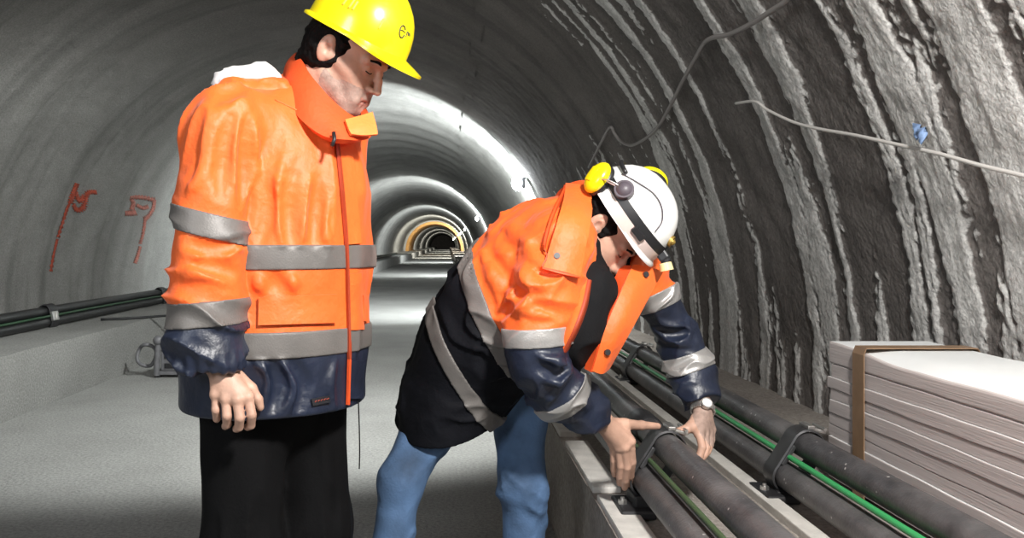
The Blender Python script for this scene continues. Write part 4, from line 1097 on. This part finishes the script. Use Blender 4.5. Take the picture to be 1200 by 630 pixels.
OPEN = Shape(); OPEN.add(chain([P(712, 318, 2.20), P(700, 350, 2.17), P(686, 395, 2.16), P(672, 440, 2.18), P(655, 492, 2.22)], [.055, .060, .062, .060, .07], nf, 1.8), .02)
OPEN.add([cone(HB(.03, -.01, -.03), HB(.07, -.02, -.17), .105, .10), cone(HB(.0, -.03, -.09), P(706, 322, 2.20), .085, .06)], .02)
def jacket_b(p):
    d = smax(BTc(p), -OPEN(p), .006); return smin(smin(d, BA(p), .035), BL(p), .02)
class _B: pass
lo = np.minimum(np.minimum(BT.lo, BA.lo), BL.lo); hi = np.maximum(np.maximum(BT.hi, BA.hi), BL.hi)
jb = Shape(); jb.add(_boxed(jacket_b, lo, hi))
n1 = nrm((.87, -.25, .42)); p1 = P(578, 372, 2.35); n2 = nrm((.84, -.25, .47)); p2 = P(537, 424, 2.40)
nR1, pR1 = nrm((.06, 0, -.99)), P(628, 393, 2.20); nR2, pR2 = nrm((.62, .25, -.75)), P(661, 464, 2.27)
nL1, pL1 = nrm((.40, .0, -.91)), P(768, 350, 2.55); nL2, pL2 = nrm((.32, -.1, -.94)), P(798, 426, 2.585)
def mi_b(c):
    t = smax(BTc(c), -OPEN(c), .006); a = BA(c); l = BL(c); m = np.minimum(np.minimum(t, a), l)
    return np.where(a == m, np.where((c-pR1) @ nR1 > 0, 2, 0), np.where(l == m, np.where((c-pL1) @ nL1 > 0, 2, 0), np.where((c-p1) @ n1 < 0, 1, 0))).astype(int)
m_navy_shaded = mat('navy_fabric_dark', (.0045, .005, .0075), .75, var=.2, vscale=14, bump=.0015, bscale=80, spec=.15)  # shade on the bent torso put into a darker copy of the navy
jk2 = sdf_obj('jacket', jb, .005, [m_orange, m_navy_shaded, m_navy], guy, mi=mi_b)
BTo = lambda p: smax(BTc(p), -OPEN(p), .006)
for n, pt, hw in ((n1, p1, .026), (n2, p2, .022)): shell_band('reflective_band', BTo, slabn(n, pt, hw), BT.lo, BT.hi, m_refl, jk2, h=.004, out=.006)  # torso bands take the dull tape, their shade put into its colour
m_refl2 = mat('bright_reflective_tape', (.36, .35, .34), .36, metal=.3, var=.10, vscale=20, bump=.0006, bscale=260)
for S_, n, pt, hw in ((BA, nR1, pR1, .024), (BA, nR2, pR2, .026), (BL, nL1, pL1, .026), (BL, nL2, pL2, .026)):
    shell_band('reflective_band', S_, slabn(n, pt, hw), pt-V3(.13, .13, .10), pt+V3(.13, .13, .10), m_refl2, jk2)
# broad collar laid over the near shoulder, button, neck stand, open left front with snaps
FOLD[0] = 0
cp = patch('collar', jacket_b, [(666, 223), (694, 226), (673, 325), (638, 317)], m_orange, jk2, .018, .010, 12, 24)
strip_patch('collar_edge', jacket_b, [(637, 318), (655, 323), (673, 326)], 2.2, m_orange_l, jk2, .021, .008)
strip_patch('collar_edge', jacket_b, [(665, 224), (650, 255), (641, 285), (637, 316)], 2.2, m_orange_l, jk2, .016, .008)
def button(px, py, Y=None, f=jacket_b, off=.012):
    p, n = raycast(f, [px], [py]); bm = bmesh.new(); bm_cyl(bm, p[0]+n[0]*off, p[0]+n[0]*(off+.005), .008, 14); return from_bm('snap_button', bm, m_dark, jk2, True, 40)
button(652, 302, off=.021)
FOLD[0] = 1.0
ax = nrm(HB(-.03, 0, -.05)-NK); eb = -HB.x+rB*.55; eb = nrm(eb-ax*(eb @ ax)); e2 = np.cross(ax, eb); rows = []
for k, (hgt, rr) in enumerate(((-.03, .118), (.01, .108), (.045, .104))):
    rows.append([NK+ax*hgt+eb*rr*math.cos(w)+e2*rr*.95*math.sin(w) for w in np.linspace(math.radians(-88), math.radians(88), 12)])
sheet('collar_stand', rows, .010, m_orange_l, jk2, 3)
LAP = [[(741, 311, 2.30), (727, 342, 2.235), (709, 385, 2.20), (694, 434, 2.21)],
       [(757, 313, 2.315), (744, 343, 2.245), (724, 386, 2.20), (704, 437, 2.21)],
       [(776, 318, 2.36), (758, 350, 2.28), (735, 392, 2.23), (712, 432, 2.235)]]
sheet('front_panel', [[P(*q) for q in r] for r in LAP], .010, m_orange, jk2)
LIN = [[(728, 312, 2.325), (713, 345, 2.275), (699, 388, 2.24), (686, 432, 2.24)], [(741, 312, 2.303), (727, 343, 2.24), (709, 386, 2.205), (694, 436, 2.212)]]
LIN = [LIN[0], [tuple((np.array(a)+np.array(b))/2) for a, b in zip(*LIN)], LIN[1]]
sheet('front_lining', [[P(*q) for q in r] for r in LIN], .008, m_orange_l, jk2)
for q in ((756, 322, 2.288), (711, 413, 2.197)):
    p = P(*q); bm = bmesh.new(); bm_cyl(bm, p+V3(-.001, .004, 0), p+V3(.002, -.008, .002), .008, 14); from_bm('snap_button', bm, m_dark, jk2, True, 40)
# red facing along the near front edge
bm = bmesh.new(); e = [(690, 328, 2.19), (684, 356, 2.15), (674, 384, 2.13), (660, 412, 2.15)]
sheet('front_panel', [[P(x-20, y, Y+.07) for x, y, Y in e], [P(x-9, y, Y+.012) for x, y, Y in e], [P(x-1, y, Y) for x, y, Y in e]], .009, m_orange, jk2); bm.free()
sheet('front_facing', [[P(x-1.5, y, Y-.001) for x, y, Y in e], [P(x+1.5, y, Y-.0) for x, y, Y in e], [P(x+4, y, Y+.03) for x, y, Y in e]], .007, m_facing, jk2)

# white helmet with strap, ear muffs and head lamp
HW_ = Frame(RcB, HB.x, HB.z); wa, wb, wh = .138, .114, .150
hat = from_bm('helmet', helmet_mesh(HW_, wa, wb, wh, .012, .004, .004, 0., 2.25), m_whelm, guy, True, 60)
def band_rows(t0, t1, ph0, ph1, off, n=40, dz=0.):
    rows = []
    for t in (t0, (t0+t1)/2, t1): rows.append([dome_pt(HW_, wa, wb, wh, p, t, off)[0] for p in np.linspace(ph0, ph1, n)])
    return rows
bm = bmesh.new(); bm_sheet(bm, band_rows(.10, .20, 0, 2*math.pi, .003, 72), .004); from_bm('strap', bm, m_dark, hat, True, 50)
bm = bmesh.new(); bm_sheet(bm, band_rows(-.0, .10, -1.75, .15, .0035, 40), .003); from_bm('peak', bm, m_peak, hat, True, 50)
bm = bmesh.new(); p, n = dome_pt(HW_, wa, wb, wh, -1.02, .09, .006); bm_box(bm, p, (.040, .016, .020), rot=Frame(p, np.cross(HW_.z, HW_.M.T @ n), HW_.z).rot(), bev=.003); from_bm('clip', bm, m_dark, hat, False)
bm = bmesh.new(); p, n = dome_pt(HW_, wa, wb, wh, -1.85, .22, .0); nw = HW_.M.T @ n; bm_cyl(bm, p-nw*.004, p+nw*.018, .026, 28); bm_sphere(bm, p+nw*.004, .0255, (1, 1, 1)); from_bm('knob', bm, m_knob, hat, True, 40)
bm = bmesh.new(); p, n = dome_pt(HW_, wa, wb, wh, -.02, .30, .0); nw = HW_.M.T @ n; bm_cyl(bm, p-nw*.002, p+nw*.006, .016, 28); bm_sphere(bm, p+nw*.005, .009); from_bm('emblem', bm, m_gold, hat, True, 40)
lampf = dome_pt(HW_, wa, wb, wh, .02, .12, .0); p, n = lampf; nw = HW_.M.T @ n
hl = None
bm = bmesh.new(); bm_box(bm, p+nw*.010, (.030, .030, .028), rot=HW_.rot(), bev=.005); bm_cyl(bm, p+nw*.02, p+nw*.036-HW_.z*.012, .014, 18); hl = from_bm('headlamp', bm, m_dark, hat, False)
bm = bmesh.new(); bm_cyl(bm, p+nw*.030-HW_.z*.010, p+nw*.050-HW_.z*.022, .0165, 22, .0185); from_bm('headlamp_lens', bm, m_cream, hat, True, 40)
bm = bmesh.new(); bm_tube(bm, spline([dome_pt(HW_, wa, wb, wh, a, t, .003)[0] for a, t in ((-2.3, .30), (-1.9, .42), (-1.5, .52), (-1.1, .50), (-.85, .38), (-.80, .24))], 6), .0018, 6); from_bm('wire', bm, m_knob, hat, True)
for s, c, ax, lo_ in ((-1, P(700, 208, 2.27), (-.72, -.40, .50), (.55, 0, .80)), (1, P(764, 210, 2.42), (.35, .75, .60), (.85, -.1, -.5))):
    fr = Frame(c, nrm(np.array(lo_)-nrm(ax)*(np.array(lo_) @ nrm(ax))), ax)
    bm = bmesh.new(); bm_sphere(bm, c, 1.0, (.047, .038, .024), fr.rot(), 24); bm_box(bm, c+fr.z*.018, (.044, .03, .012), fr.rot(), bev=.005); mf = from_bm('ear_muff', bm, m_yellow, hat, True, 40)
    bm = bmesh.new(); bm_tube(bm, [c-fr.z*.016+fr.x*.036*math.cos(w)+fr.y*.027*math.sin(w) for w in np.linspace(0, 2*math.pi, 26, endpoint=False)], .011, 10, closed=True); from_bm('muff_cushion', bm, m_dark, hat, True)
    k = dome_pt(HW_, wa, wb, wh, s*1.85, .22, .012)[0]
    bm = bmesh.new()
    for o in (-.012, .012): bm_tube(bm, spline([c+fr.z*.012+fr.x*o*2, c+fr.z*.02+(k-c)*.45+fr.y*o, k+fr.y*o*.5], 6), .0022, 6)
    from_bm('muff_arm', bm, m_bright, hat, True)
bm = bmesh.new(); bm_tube(bm, [dome_pt(HW_, wa, wb, wh, math.pi+w, .34, .008)[0] for w in np.linspace(-.9, .9, 14)], .006, 8); from_bm('muff_headband', bm, m_dark, hat, True)
# steel wrist watch
wc = P(823.5, 480, 2.495); ax = nrm(P(824, 500, 2.46)-P(823, 470, 2.52)); e1 = nrm(V3(1, 0, 0)-ax*ax[0]); e2 = np.cross(ax, e1)
bm = bmesh.new(); N = 26
for k in range(N):
    w = 2*math.pi*k/N; c = wc+.033*(e1*math.cos(w)+e2*math.sin(w)); fr = Frame(c, ax, e1*math.cos(w)+e2*math.sin(w)); bm_box(bm, c, (.017, .0072, .0045), fr.rot(), bev=.001)
wt = from_bm('watch', bm, m_bright, guy, False)
dr = nrm(V3(.1, -.75, .65)-ax*(V3(.1, -.75, .65) @ ax)); bm = bmesh.new(); bm_cyl(bm, wc+dr*.030, wc+dr*.040, .017, 26); from_bm('watch_case', bm, m_bright, wt, True, 40)
bm = bmesh.new(); bm_cyl(bm, wc+dr*.0395, wc+dr*.0405, .0135, 26); from_bm('watch_dial', bm, m_whelm, wt, True, 40)
